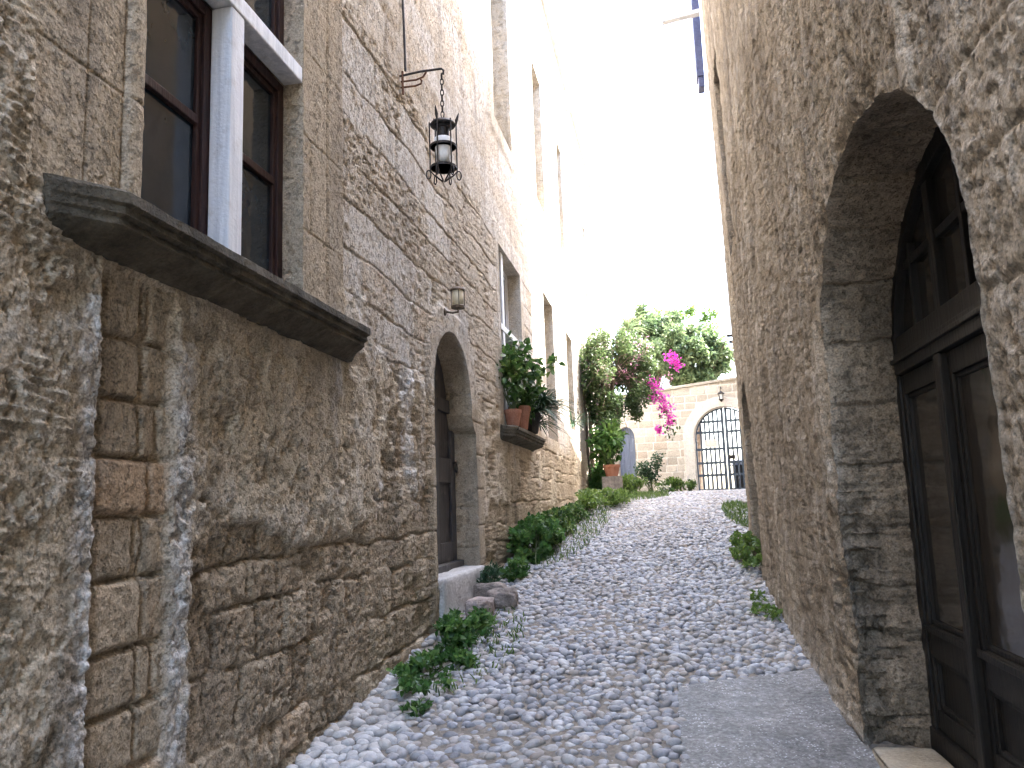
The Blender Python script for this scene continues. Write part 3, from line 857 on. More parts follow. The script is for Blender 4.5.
# ------------------------------------------------------------------ right house
right_b = thing('rendered_house', 'rough streaked rendered house on the right of the lane with large glazed arched door', 'house', (0.9, 5, 0.5))
RD = (2.06, 3.96)
RARC = arch_poly(RD[0], RD[1], 0.1, 2.10, 2.82, 260)
def ragged(P, amp_far, amp):
    """the same outline with worn, uneven arrises, most on the far jamb's lower half"""
    out = []
    n = len(P)
    for i in range(n - 1):
        a, b = P[i], P[i + 1]; k = max(1, int(np.hypot(*(b - a)) / 0.012))
        for q in range(k): out.append(a + (b - a) * q / k)
    out.append(P[-1]); out = np.array(out)
    d = np.gradient(out, axis=0); nn = np.stack([d[:, 1], -d[:, 0]], -1); nn /= np.hypot(nn[:, 0], nn[:, 1])[:, None]
    c = P.mean(0); sg = np.sign((nn * (out - c)).sum(1)); nn *= sg[:, None]
    s_ = np.arange(len(out)) * 0.012
    w = amp * fbm(s_ * 7, s_ * 0 + 2.5, 181, 4)
    far = (out[:, 0] > c[0]) * (1 - sst(1.3, 2.3, out[:, 1])) * sst(0.3, 0.6, out[:, 1])
    w = w + far * amp_far * (0.25 + np.abs(fbm(s_ * 4.5, s_ * 0 + 7.5, 183, 5)) * 1.6)
    w[:2] = 0; w[-2:] = 0
    return out + nn * w[:, None]
RARC = ragged(RARC, 0.055, 0.014)
R2 = arch_poly(7.75, 8.75, 0.6, 2.1, 2.62, 100)
RWIN = rect_poly(7.5, 8.22, 3.9, 5.78)
def right_height(u, v):
    n1 = fbm(u * 6, v * 6, 131, 5, 0.55); n2 = fbm(u * 26, v * 20, 132, 4, 0.6); n3 = fbm(u * 1.4, v * 1.1, 133, 4)
    st = fbm(u * 15, v * 2.6, 134, 4, 0.6); st2 = fbm(u * 34, v * 7, 136, 3, 0.6)
    w1, w2, wi = worley(u * 11 + 0.4 * n1, v * 7, 151)
    pit = (wi > 0.55) * (1 - sst(0.08, 0.45, w1 + 0.15 * n2))
    n4 = fbm(u * 60, v * 60, 135, 3, 0.6)
    plate = sst(-0.05, 0.05, fbm(u * 6, v * 1.7, 137, 5, 0.6)) + 0.6 * sst(-0.05, 0.05, fbm(u * 12, v * 4, 138, 4, 0.6))
    hp = 0.012 * n3 + 0.007 * n1 + 0.007 * st + 0.007 * plate + 0.004 * st2 + 0.004 * n2 + 0.003 * n4 - 0.009 * pit - 0.006 * pits(u + 0.01 * n2, v + 0.02 * n1, 24, 13, 191, 0.4, 0.16 * n2) - 0.005 * pits(u, v + 0.01 * n4, 46, 26, 192, 0.4, 0.14 * n4)
    wu = u + 0.03 * fbm(u * 2, v * 2, 141, 3) + 0.01 * n1; wv = v + 0.03 * fbm(u * 2, v * 2, 142, 3) + 0.01 * n1
    d1, r1 = courses(wu, wv, 144, (0.24, 0.36), (0.3, 0.62), -7, 25, -1.2, 13)
    j1 = sst(0, 0.022, d1 + 0.006 * n2)
    hb = -0.016 * (1 - j1) + 0.010 * (r1 - 0.5) + 0.008 * n1 + 0.016 * n2 + 0.010 * n4 - 0.012 * pits(u, v, 26, 24, 193, 0.45, 0.15 * n2) - 0.016 * pit
    nearside = 1 - sst(2.15, 2.5, u)
    pm = sst(-0.1, 0.2, 0.55 + 0.7 * n3 + 0.3 * n1 - 1.1 * nearside - 0.5 * np.exp(-((u - 4.05) / 0.25) ** 2) * sst(0.3, 0.8, 1.9 - v))
    h = hb * (1 - pm) + (hp + 0.012) * pm
    # a deep worn rut and crack lines
    ck = np.abs(u - 4.42 - 0.06 * fbm(v * 1.5, v * 0, 161, 3) + 0.02 * (v - 2.3))
    h = h - 0.02 * (1 - sst(0.004, 0.016, ck)) * sst(2.2, 2.4, v) * (1 - sst(3.4, 3.7, v))
    # spalled arris of the big arch
    a, b = 3.01, 2.10
    dd = np.where(v > b, np.hypot((u - a), (v - b) * 1.32), np.abs(u - a)) - 0.95
    er = (1 - sst(0.0, 0.14, dd)) * (0.55 + 0.6 * fbm(u * 8, v * 8, 163, 3))
    h = h - 0.035 * np.clip(er, 0, 1) * (u > a - 0.3)
    h = h * (1 - 0.55 * nearside)
    foot = gz(u)
    h = h + 0.02 * (1 - sst(0.0, 0.25, v - foot))
    lime = np.exp(-((v - foot - 0.03 - 0.02 * n1) / 0.035) ** 2) * (u < 6.2)
    wht = np.clip(0.55 * sst(0.2, 0.7, st + 0.4 * n3) * pm + 0.3 * (plate > 1.1) + 0.9 * lime + 0.25 * nearside, 0, 1)
    far = sst(7, 12, u); h = h * (1 - 0.35 * far)
    col = np.stack([pm, np.clip(r1 * 0.5 + 0.25 + 0.15 * n3, 0, 1), wht, np.ones_like(u)], -1)
    return h, col
def low0(z): return 1 - sst(0.9, 1.9, z)
def big_arch_rough(s, t, qu, qv):
    n = fbm(s * 7, t * 2.2, 171, 4); n2 = fbm(s * 34, t * 12, 173, 4)
    L = 0.285; ss = s + 0.02 * fbm(t * 3, s, 175, 2)
    g = np.abs(((ss / L) % 1.0) - 0.5) * 2; j = sst(0.88, 0.97, g)
    r = _h(np.floor(ss / L).astype(np.int64), np.zeros(len(s), np.int64), 7)
    low = 1 - sst(0.9, 1.9, qv)
    chew = low * (1 - sst(0.25, 0.75, t + 0.3 * n)) * (qu > 3)
    ins = 0.012 * n + 0.007 * n2 - (0.008 + 0.008 * (1 - low0(qv))) * j + 0.014 * (r - 0.5) - chew * (0.03 + 0.11 * np.abs(fbm(s * 9, t * 3.5, 177, 4)))
    c = np.stack([np.clip(0.25 + 0.35 * n, 0, 1), np.clip(0.16 + 0.2 * (r - 0.5) + 0.1 * n, 0, 0.6), 0 * s, np.ones(len(s))], -1)
    return ins, c
ops = [dict(poly=RARC, depth=0.31, k=26, step=0.006, rough=big_arch_rough, rim=lambda hh, s: 0.5 * hh + 0.004), dict(poly=R2, depth=0.2, k=8, rough=jamb_rough(81, 0.015, 0.3)),
       dict(poly=RWIN, depth=0.25, k=6, rough=jamb_rough(83, 0.006, 0.33))]
us = np.concatenate([np.arange(-4.0, 1.2, 0.06), graded(1.2, 23.5, lambda y: float(np.clip(y * y / 560.0, 0.0075, 0.05)))])
vs = np.concatenate([np.arange(-0.7, 4.4, 0.0085), graded(4.4, 9.6, lambda z: 0.035)])
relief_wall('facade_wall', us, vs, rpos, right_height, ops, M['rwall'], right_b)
mb = MB(); mb.box(2.2, 10, -4.5, 12.4, -2.0, 9.5); mb.box(3.2, 10, 12.42, 24.0, -2.0, 7.3); mb.build('rear_wall', M['roof'], right_b)
def roofslab(y0, y1, z):
    pr = [(float(rx(y, z)) - 0.02, y) for y in np.linspace(y0, y1, 30)] + [(10.1, y1), (10.1, y0)]
    m_ = MB(); m_.prism(pr, lambda a, b, c: (a, b, c), z, z + 0.13); m_.build('roof', M['roof'], right_b)
roofslab(-4.5, 12.65, 9.58); roofslab(12.7, 24.0, 7.38)  # second slab roofs the unseen low part, shaped for the light on the lane
mb = MB(); mb.box(float(rx(12.5, 9.5)) + 0.03, 10, 12.5, 12.64, 7.2, 9.575); mb.build('end_wall', M['roof'], right_b)
mb = MB(); mb.box(float(rx(23.4)) + 0.05, 3.3, 23.4, 23.6, -0.5, 7.37); mb.build('end_wall', M['roof'], right_b)

# large double door
XD = 1.06
rdoor = thing_part('door', right_b)
fr_ = lambda a, b, c: (c, a, b)
c0, zs, ra, rb = 3.01, 2.10, 0.99, 0.745
angs = np.linspace(math.pi, 0, 40)
outer = [(RD[0] - 0.03, 0.42)] + [(c0 + ra * math.cos(a), zs + rb * math.sin(a)) for a in angs] + [(RD[1] + 0.03, 0.42)]
inner = [(RD[0] + 0.035, 0.42)] + [(c0 + (ra - 0.075) * math.cos(a), zs + (rb - 0.085) * math.sin(a)) for a in angs] + [(RD[1] - 0.035, 0.42)]
mb = MB(); mb.strip(inner, outer, fr_, XD - 0.01, XD + 0.07); mb.build('door_frame', M['blackwood'], rdoor, bevel=0.004)
# fanlight
mb = MB()
mb.box(XD - 0.03, XD + 0.06, RD[0] + 0.06, RD[1] - 0.06, 2.02, 2.11); mb.box(XD - 0.012, XD + 0.06, RD[0] + 0.06, RD[1] - 0.06, 2.115, 2.19)
mb.box(XD - 0.045, XD + 0.02, RD[0] + 0.06, RD[1] - 0.06, 2.065, 2.085)
tr = mb.build('transom', M['blackwood'], rdoor, bevel=0.004)
mb = MB()
def ztop(y): return zs + 0.645 * math.sqrt(max(0.0, 1 - ((y - c0) / 0.89) ** 2))
for y in (2.38, 2.70, 3.01, 3.32, 3.64):
    hw = 0.034 if abs(y - 2.70) < 0.01 or abs(y - 3.32) < 0.01 else 0.017
    mb.box(XD + (0.002 if hw < 0.03 else -0.006), XD + 0.05, y - hw, y + hw, 2.18, ztop(y) - 0.005)
w_ = 0.89 * math.sqrt(1 - (0.38 / 0.645) ** 2)
mb.box(XD + 0.004, XD + 0.048, c0 - w_, c0 + w_, 2.46, 2.495)
fan = mb.build('fanlight', M['blackwood'], rdoor, bevel=0.003)
fp = [(c0 + 0.91 * math.cos(a), zs + 0.665 * math.sin(a)) for a in np.linspace(math.pi - 0.08, 0.08, 30)]
mb = MB(); mb.prism(fp, fr_, XD + 0.03, XD + 0.036); mb.build('pane', M['doorpane'], fan)
for (a, b) in ((2.085, 2.695), (2.715, 3.32), (3.34, 3.945)):
    mb = MB()
    w = 0.056
    for (p, q, r, s) in ((a, a + w, 0.50, 2.018), (b - w, b, 0.50, 2.018), (a + w, b - w, 1.93, 2.018), (a + w, b - w, 0.80, 0.935), (a + w, b - w, 0.50, 0.585)):
        mb.box(XD, XD + 0.055, p, q, r, s)
    for (p, q, r, s) in ((a + w, a + w + 0.018, 0.935, 1.93), (b - w - 0.018, b - w, 0.935, 1.93), (a + w + 0.018, b - w - 0.018, 0.935, 0.955), (a + w + 0.018, b - w - 0.018, 1.912, 1.93)):
        mb.box(XD + 0.012, XD + 0.045, p, q, r, s)
    for (p, q, r, s) in ((a + w, a + w + 0.02, 0.585, 0.80), (b - w - 0.02, b - w, 0.585, 0.80), (a + w + 0.02, b - w - 0.02, 0.585, 0.605), (a + w + 0.02, b - w - 0.02, 0.78, 0.80)):
        mb.box(XD + 0.010, XD + 0.04, p, q, r, s)
    mb.box(XD - 0.014, XD + 0.02, a, b, 0.905, 0.932)
    lf = mb.build('leaf', M['blackwood'], rdoor, bevel=0.004)
    g = MB(); g.box(XD + 0.024, XD + 0.032, a + 0.05, b - 0.05, 0.93, 1.94); g.build('pane', M['doorpane'], lf)
    g = MB(); g.box(XD + 0.026, XD + 0.04, a + 0.05, b - 0.05, 0.58, 0.805); g.build('panel', M['blackwood'], lf)
for yc in (2.705, 3.33):
    mb = MB(); mb.box(XD - 0.03, XD + 0.012, yc - 0.035, yc + 0.035, 0.50, 2.017); mb.build('cover_strip', M['blackwood'], rdoor, bevel=0.006)
mb = MB(); mb.box(XD - 0.02, XD + 0.09, 2.03, 3.99, 0.38, 0.497); mb.build('threshold', M['blackwood'], rdoor, bevel=0.006)
rough_block('door_step', 0.775, 1.035, 2.05, 3.9, 0.18, 0.43, M['thresh'], right_b, 9, 0.008, 20, 0.02)
# farther openings
mb = MB(); mb.prism([tuple(p) for p in arch_poly(7.72, 8.78, 0.62, 2.1, 2.64, 16)], lambda a, b, c: (float(rx(a)) + c, a, b), 0.17, 0.2); mb.build('arched_shutter', M['greywood'], right_b)
mb = MB(); mb.box(float(rx(7.9, 5)) + 0.2, float(rx(7.9, 5)) + 0.23, 7.48, 8.25, 3.88, 5.8); mb.build('window_shutter', M['bluewood'], right_b)
# high drainpipe box and spout at the far corner
mb = MB(); mb.box(0.725, 0.83, 10.9, 11.15, 7.3, 9.58); mb.box(0.745, 0.83, 10.92, 11.13, 7.15, 7.3); mb.build('downpipe', M['bluepipe'], right_b, bevel=0.01)
mb = MB(); mb.fbox(lambda a, b, c: (0.80 - a * 0.97, 10.6 + a * 0.0 + b, 8.06 - a * 0.12 + c), 0.0, 0.52, -0.05, 0.05, -0.03, 0.03); mb.build('spout', M['palemetal'], right_b, bevel=0.006)
mb = MB(); mb.box(float(rx(10.4)) - 0.12, float(rx(10.4)) + 0.03, 10.38, 10.42, 3.5, 3.53); mb.box(float(rx(10.4)) - 0.1, float(rx(10.4)) + 0.03, 10.38, 10.42, 3.42, 3.45); mb.build('pintle', M['iron'], right_b)

# ------------------------------------------------------------------ boundary wall with gate
bw = thing('boundary_wall', 'pale squared-stone wall closing the far end of the lane, with arched gateway', 'wall', tuple(GO + np.array([0, 0, 1.68])))
GA = arch_poly(-0.79, 0.79, 1.3, 3.06, 3.87, 120)
GD = arch_poly(-2.82, -2.36, 1.3, 3.2, 3.5, 14)
def wtop(u): return 4.36 + 0.075 * (u + 2.0)
def g_height(u, v):
    n1 = fbm(u * 5, v * 5, 231, 4); n2 = fbm(u * 20, v * 20, 232, 3)
    d1, r1 = courses(u + 0.008 * n1, v + 0.008 * n1, 244, (0.17, 0.23), (0.24, 0.5), -5, 5, 0.9, 8)
    j = sst(0, 0.016, d1)
    h = -0.014 * (1 - j) + 0.014 * (r1 - 0.5) + 0.006 * n1 + 0.003 * n2
    # dressed ring round the gateway
    dd = np.where(v > 3.06, np.hypot(u, v - 3.06), np.abs(u)) - 0.79
    ring = (1 - sst(0.26, 0.28, dd))
    h = h * (1 - ring) + 0.02 * ring
    jm = (1 - j) * (1 - ring)
    pl = np.clip(0.0 + (1 - j) * 1.0, 0, 1) * (1 - ring) + 0.8 * ring
    col = np.stack([pl, np.clip(r1 * 1.1 - 0.1, 0, 1) * (1 - ring) + 0.5 * ring, 0.02 + 0.8 * (1 - j) * (1 - ring) + 0.2 * ring, np.ones_like(u)], -1)
    return h, col
ops = [dict(poly=GA, depth=0.35, k=6, rough=jamb_rough(85, 0.006, 0.3)), dict(poly=GD, depth=0.3, k=5, rough=jamb_rough(87, 0.006, 0.3, tone=0.8))]
us = np.arange(-3.25, 1.6, 0.018); vv = np.linspace(0, 1, 190)
def gposw(u, v, h): return gpos(u, v, h)
def gh(u, v): return g_height(u, v)
def gpos_top(u, v, h):       # courses level, top edge falling to the left
    return gpos(u, np.minimum(v, wtop(u) + 0.0), h)
relief_wall('block_face', us, np.arange(1.2, 4.70, 0.018), gpos_top, gh, ops, M['gwall'], bw)
mb = MB()
pts = [(-3.25, wtop(-3.25)), (1.6, wtop(1.6)), (1.6, wtop(1.6) + 0.07), (-3.25, wtop(-3.25) + 0.07)]
mb.prism(pts, gfr, -0.40, 0.05); mb.build('coping', M['gwall'], bw, bevel=0.01)
mb = MB()
ro = [(-3.25, 1.2), (-3.25, wtop(-3.25)), (1.6, wtop(1.6)), (1.6, 1.2), (0.8, 1.2)] + [(0.8 * math.cos(a), 3.06 + 0.815 * math.sin(a)) for a in np.linspace(0, math.pi, 24)] + [(-0.8, 1.2)]
mb.prism(ro, gfr, -0.36, -0.34); mb.build('rear_face', M['gwall'], bw)
sd = MB(); sd.prism([(-2.9, 1.5), (-2.9, 3.2)] + [(-2.565 + 0.33 * math.cos(a), 3.2 + 0.34 * math.sin(a)) for a in np.linspace(math.pi, 0, 12)] + [(-2.23, 3.2), (-2.23, 1.5)], gfr, -0.2, -0.16)
dw = sd.build('door', M['bluewood'], bw)
mb = MB()
for k in range(4): mb.fbox(gfr, -2.83 + k * 0.15, -2.70 + k * 0.15, 1.62, 3.2, -0.159, -0.145)
mb.build('plank', M['bluewood'], dw)

gate = thing('iron_gate', 'slate-blue two-leaf iron gate with vertical bars filling the arched gateway', 'gate', tuple(gpos(np.array(0.0), np.array(1.68), np.array(-0.15))))
GH = -0.16
def gtop(u): return 3.06 + 0.80 * math.sqrt(max(0, 1 - (u / 0.785) ** 2))
for sg in (-1, 1):
    lf = MB()
    an = np.linspace(math.pi / 2, 0, 16)
    o_ = [(sg * 0.02 + 0 * a, 1.70) for a in (0,)]
    out = [(sg * 0.775 * math.cos(a), 3.06 + 0.79 * math.sin(a)) for a in an] + [(sg * 0.775, 1.70)]
    inn = [(sg * max(0.03, 0.735 * math.cos(a)), 3.06 + 0.745 * math.sin(a)) for a in an] + [(sg * 0.735, 1.70)]
    lf.strip(inn, out, gfr, GH - 0.02, GH + 0.02)
    a, b = sorted((sg * 0.012, sg * 0.085)); lf.fbox(gfr, a, b, 1.70, 3.84, GH - 0.025, GH + 0.025)
    a, b = sorted((sg * 0.06, sg * 0.735)); lf.fbox(gfr, a, b, 1.70, 1.75, GH - 0.02, GH + 0.02)
    leafo = lf.build('leaf_frame', M['gateiron'], gate)
    for z in (2.10, 2.42, 2.78, 3.22, 3.5):
        e = 0.74 * math.sqrt(max(0, 1 - (max(0, z - 3.06) / 0.75) ** 2))
        a, b = sorted((sg * 0.06, sg * e)); rl = MB(); rl.fbox(gfr, a, b, z - 0.032, z + 0.032, GH - 0.018, GH + 0.018); rl.build('rail', M['gateiron'], leafo)
    for k in range(5):
        u = sg * (0.06 + (k + 1) * 0.675 / 6)
        zt = 3.06 + 0.75 * math.sqrt(max(0, 1 - (u / 0.735) ** 2))
        br = MB(); br.fbox(gfr, u - 0.025, u + 0.025, 1.75, zt, GH - 0.011, GH + 0.011); br.build('bar', M['gateiron'], leafo)
    if sg > 0:
        hb = MB(); hb.fbox(gfr, 0.06, 0.22, 2.50, 2.60, GH + 0.018, GH + 0.06); hb.tube([gfr(0.10, 2.56, GH + 0.06), gfr(0.10, 2.56, GH + 0.11), gfr(0.20, 2.57, GH + 0.11)], 0.014, 8)
        hb.build('lock_handle', M['iron'], leafo)
mb = MB(); mb.fbox(gfr, -0.52, -0.2, 2.82, 3.02, GH + 0.022, GH + 0.03); mb.build('plate', M['sign'], gate)

# little iron lamp above the gate
gl = thing('gate_lamp', 'tiny black iron lamp hanging above the arched iron gate', 'lamp', tuple(gpos(np.array(0.0), np.array(4.25), np.array(0.1))))
mb = MB(); mb.tube([gfr(0, 4.34, 0.01), gfr(0, 4.36, 0.16)], 0.012, 6); mb.tube([gfr(0, 4.36, 0.15), gfr(0, 4.25, 0.15)], 0.008, 6); mb.build('bracket', M['iron'], gl)
c_ = gfr(0, 4.02, 0.15)
mb = MB(); mb.lathe([(0.0, 0.24), (0.03, 0.22), (0.09, 0.17), (0.09, 0.155)], c_, 8); mb.lathe([(0.06, 0.0), (0.06, 0.02), (0.03, -0.03), (0.0, -0.06)], c_, 8)
for k in range(4):
    q = math.pi / 4 + k * math.pi / 2; mb.tube([(c_[0] + 0.07 * math.cos(q), c_[1] + 0.07 * math.sin(q), c_[2] + 0.16), (c_[0] + 0.055 * math.cos(q), c_[1] + 0.055 * math.sin(q), c_[2])], 0.009, 5)
mb.build('cage', M['iron'], gl)
mb = MB(); mb.lathe([(0.045, 0.015), (0.055, 0.15)], c_, 8); mb.build('lamp_glass', M['frost'], gl)

# bin beyond the gate
bn = thing('wheelie_bin', 'dark bin with dull blue lid standing just behind the right gate leaf', 'bin', (1.98, 22.6, 1.68))
mb = MB(); mb.add([(1.74, 22.4, 1.75), (2.2, 22.4, 1.75), (2.2, 22.9, 1.75), (1.74, 22.9, 1.75), (1.70, 22.36, 2.35), (2.26, 22.36, 2.35), (2.26, 22.95, 2.35), (1.70, 22.95, 2.35)],
                  [[3, 2, 1, 0], [4, 5, 6, 7], [0, 1, 5, 4], [1, 2, 6, 5], [2, 3, 7, 6], [3, 0, 4, 7]]); mb.build('bin_body', M['bin'], bn, bevel=0.02)
mb = MB(); mb.add([(1.67, 22.32, 2.352), (2.29, 22.32, 2.352), (2.29, 22.98, 2.352), (1.67, 22.98, 2.352), (1.69, 22.34, 2.42), (2.27, 22.34, 2.42), (2.25, 22.96, 2.52), (1.71, 22.96, 2.52)],
                  [[3, 2, 1, 0], [4, 5, 6, 7], [0, 1, 5, 4], [1, 2, 6, 5], [2, 3, 7, 6], [3, 0, 4, 7]]); mb.build('bin_lid', M['binlid'], bn, bevel=0.015)
for x in (1.78, 2.16):
    mb = MB(); mb.tube([(x - 0.03, 22.85, 1.76), (x + 0.03, 22.85, 1.76)], 0.08, 14); mb.build('wheel', M['bin'], bn)

# ------------------------------------------------------------------ ground, paving
gy = np.concatenate([np.linspace(-30, -5, 8), np.linspace(-4, 26, 200), np.geomspace(27, 120, 10)])
gx = np.concatenate([-np.geomspace(60, 3, 10), np.linspace(-2.4, 3.0, 60), np.geomspace(3.5, 60, 10)])
X, Y = np.meshgrid(gx, gy, indexing='ij')
Z = gz(Y) + 0.000 + 0.012 * fbm(X * 3, Y * 3, 301, 4)
idx = np.arange(X.size).reshape(X.shape)
F = np.stack([idx[:-1, :-1], idx[1:, :-1], idx[1:, 1:], idx[:-1, 1:]], -1).reshape(-1, 4)
link_mesh('ground', np.stack([X, Y, Z], -1).reshape(-1, 3), F, M['ground'], smooth=True, kind='structure', label='dusty ground of the lane and the land around it')

def icosphere(sub):
    import bmesh
    bm = bmesh.new(); bmesh.ops.create_icosphere(bm, subdivisions=sub, radius=1.0)
    V = np.array([v.co[:] for v in bm.verts]); F = np.array([[v.index for v in f.verts] for f in bm.faces]); bm.free()
    return V, F
SLAB = np.array([(-0.02, 2.4), (-0.02, 4.73), (0.69, 5.06), (0.80, 5.06), (0.80, 2.4)])
def pebbles():
    sp = 0.060
    pts = []
    ny = int((22.3 - 2.4) / (sp * 0.8))
    for j in range(ny):
        y = 2.4 + j * sp * 0.8
        xr = float(rx(y)) + 0.02
        n = int((xr + 1.80) / sp)
        for i in range(n):
            pts.append((-1.78 + (i + 0.5 * (j % 2)) * sp, y))
    P = np.array(pts); P += RNG.uniform(-0.40, 0.40, P.shape) * sp
    ins = in_poly(SLAB + np.array([(0.03, 0), (0.03, -0.035), (0, -0.035), (0, -0.035), (0, 0)]), P[:, 0], P[:, 1]); P = P[~ins]
    P = P[P[:, 0] < rx(P[:, 1]) + 0.02]
    # thin out patches of bare earth by the left wall
    dirt = (fbm(P[:, 0] * 1.5, P[:, 1] * 1.5, 311, 3) > 0.8)
    weedy = (P[:, 0] < -1.45) & (P[:, 1] > 5.0) & (P[:, 1] < 8.2)
    P = P[~((dirt | weedy) & (RNG.random(len(P)) < 0.5))]
    n = len(P)
    edge = sst(-1.2, -1.6, P[:, 0]) * (P[:, 1] < 5)
    a = RNG.uniform(0.026, 0.043, n) * (1 + 0.15 * edge); b = a * RNG.uniform(0.62, 0.95, n); c = a * RNG.uniform(0.5, 0.72, n)
    big = RNG.random(n) < 0.05; a[big] *= 1.35; b[big] *= 1.3
    ang = RNG.uniform(0, math.pi, n); tl = RNG.normal(0, 0.22, n)
    zc = gz(P[:, 1]) + RNG.uniform(-0.010, 0.008, n) + 0.014 * fbm(P[:, 0] * 2, P[:, 1] * 2, 313, 3)
    pal = np.array([(0.42, 0.42, 0.44), (0.38, 0.38, 0.39), (0.52, 0.51, 0.50), (0.62, 0.61, 0.59), (0.46, 0.41, 0.35), (0.30, 0.30, 0.32), (0.17, 0.175, 0.19), (0.40, 0.33, 0.28), (0.52, 0.47, 0.42)])
    w = np.array([0.2, 0.17, 0.17, 0.1, 0.1, 0.1, 0.05, 0.05, 0.06]); w /= w.sum()
    ci = RNG.choice(len(pal), n, p=w)
    col = pal[ci] * RNG.uniform(0.78, 1.02, (n, 1))
    col = (col * 0.8 + 0.2 * np.array((0.36, 0.355, 0.36))) * np.array((0.93, 0.94, 0.96))
    wh = edge > 0.4; col[wh] = col[wh] * 0.5 + 0.5 * np.array((0.6, 0.585, 0.56))
    nearm = P[:, 1] < 8.5
    for m, sub in ((nearm, 3), (~nearm, 2)):
        BV, BF = icosphere(sub if sub == 2 else 2)
        k = int(m.sum()); nv = len(BV)
        seedv = RNG.uniform(0, 100, k)
        V = BV[None] * np.stack([a[m], b[m], c[m]], -1)[:, None]
        # lumpy
        lump = 1 + 0.16 * np.sin(BV[None, :, 0] * 2.3 + seedv[:, None]) * np.cos(BV[None, :, 1] * 2.1 + 1.7 * seedv[:, None]) + 0.1 * np.sin(BV[None, :, 2] * 3.1 + 2.3 * seedv[:, None])
        V = V * lump[..., None]
        ct, st = np.cos(tl[m])[:, None], np.sin(tl[m])[:, None]
        x0, z0 = V[..., 0] * ct - V[..., 2] * st, V[..., 0] * st + V[..., 2] * ct
        ca, sa = np.cos(ang[m])[:, None], np.sin(ang[m])[:, None]
        x1, y1 = x0 * ca - V[..., 1] * sa, x0 * sa + V[..., 1] * ca
        V = np.stack([x1 + P[m, 0][:, None], y1 + P[m, 1][:, None], z0 + zc[m][:, None]], -1).reshape(-1, 3)
        Fm = (BF[None] + (np.arange(k) * nv)[:, None, None]).reshape(-1, 3)
        cc = np.repeat(np.concatenate([col[m], np.ones((k, 1))], 1), nv, 0)
        link_mesh('pebble_paving', V, Fm, M['pebble'], smooth=True, cols={'pc': cc}, kind='structure',
                  label='grey and white sea pebbles paving the lane' if sub == 3 else 'small pebbles paving the far rise of the lane')
pebbles()

# concrete slab by the big door
n_ = 60
us_ = np.linspace(0, 1, n_); V = []; 
sl = []
for i in range(n_):
    for j in range(n_):
        y = 2.3 + (4.73 + 0.33 * us_[i] - 2.3) * us_[j]
        x = -0.02 + us_[i] * 0.80
        sl.append((x + 0.022 * float(vn(np.array([y * 9.0]), np.array([0.3]), 5)[0] - 0.5) * (1 - us_[i]), y))
sl = np.array(sl)
zz = gz(sl[:, 1]) + 0.022 + 0.006 * fbm(sl[:, 0] * 3, sl[:, 1] * 3, 321, 4)
V = np.column_stack([sl, zz]); idx = np.arange(n_ * n_).reshape(n_, n_)
F = np.stack([idx[:-1, :-1], idx[1:, :-1], idx[1:, 1:], idx[:-1, 1:]], -1).reshape(-1, 4).tolist()
rim = list(idx[0, :]) + list(idx[1:, -1])
nb = len(V); V = np.vstack([V, V[rim] - np.array([0, 0, 0.12])])
for q in range(len(rim) - 1): F.append([rim[q], rim[q + 1], nb + q + 1, nb + q])
link_mesh('concrete_slab', V, F, M['slab'], smooth=False, kind='structure', label='grey speckled concrete slab set in the pebbles before the big door')

# ------------------------------------------------------------------ lantern, wall lamp
LX, LY, LZ = -1.44, 5.36, 3.79
lan = thing('hanging_lantern', 'black wrought iron cage lantern hung by a chain from a rusty wall bracket', 'lantern', (LX, LY, LZ))
mb = MB(); mb.tube([(-1.76, LY, 4.645), (-1.6, LY, 4.66), (LX, LY, 4.66), (LX + 0.015, LY, 4.645), (LX + 0.012, LY, 4.615)], 0.0085, 8)
br = mb.build('bracket_arm', M['iron'], lan)
mb = MB()
mb.tube([(-1.76, LY, 4.60), (-1.63, LY, 4.60), (-1.58, LY, 4.615), (-1.555, LY, 4.65)], 0.007, 6)
mb.tube([(-1.76, LY, 4.555), (-1.64, LY, 4.553), (-1.595, LY, 4.565), (-1.59, LY, 4.59), (-1.60, LY, 4.60)], 0.007, 6)
mb.tube([(-1.735, LY, 4.50), (-1.735, LY, 4.68)], 0.009, 6)
mb.build('scroll', M['rust'], br)
mb = MB()
for k in range(8):
    z = 4.60 - k * 0.042; ax = k % 2
    q = [(LX + (0.012 * math.cos(t) if ax else 0), LY + (0 if ax else 0.012 * math.cos(t)), z + 0.026 * math.sin(t)) for t in np.linspace(0, 2 * math.pi, 11)[:-1]]
    mb.tube(q, 0.0042, 5, closed=True)
mb.build('chain', M['iron'], lan)
RL = 0.088
mb = MB(); mb.lathe([(0.0, 0.0), (RL, 0.0), (RL + 0.004, 0.012), (RL * 0.9, 0.03), (0.03, 0.055), (0.012, 0.06), (0.0, 0.06)], (LX, LY, 4.215), 24); mb.build('cap', M['iron'], lan)
mb = MB()
for z in (4.06, 3.90):
    mb = MB(); mb.lathe([(RL, -0.008), (RL + 0.006, -0.008), (RL + 0.006, 0.008), (RL, 0.008), (RL, -0.008)], (LX, LY, z), 28); mb.build('hoop', M['iron'], lan)
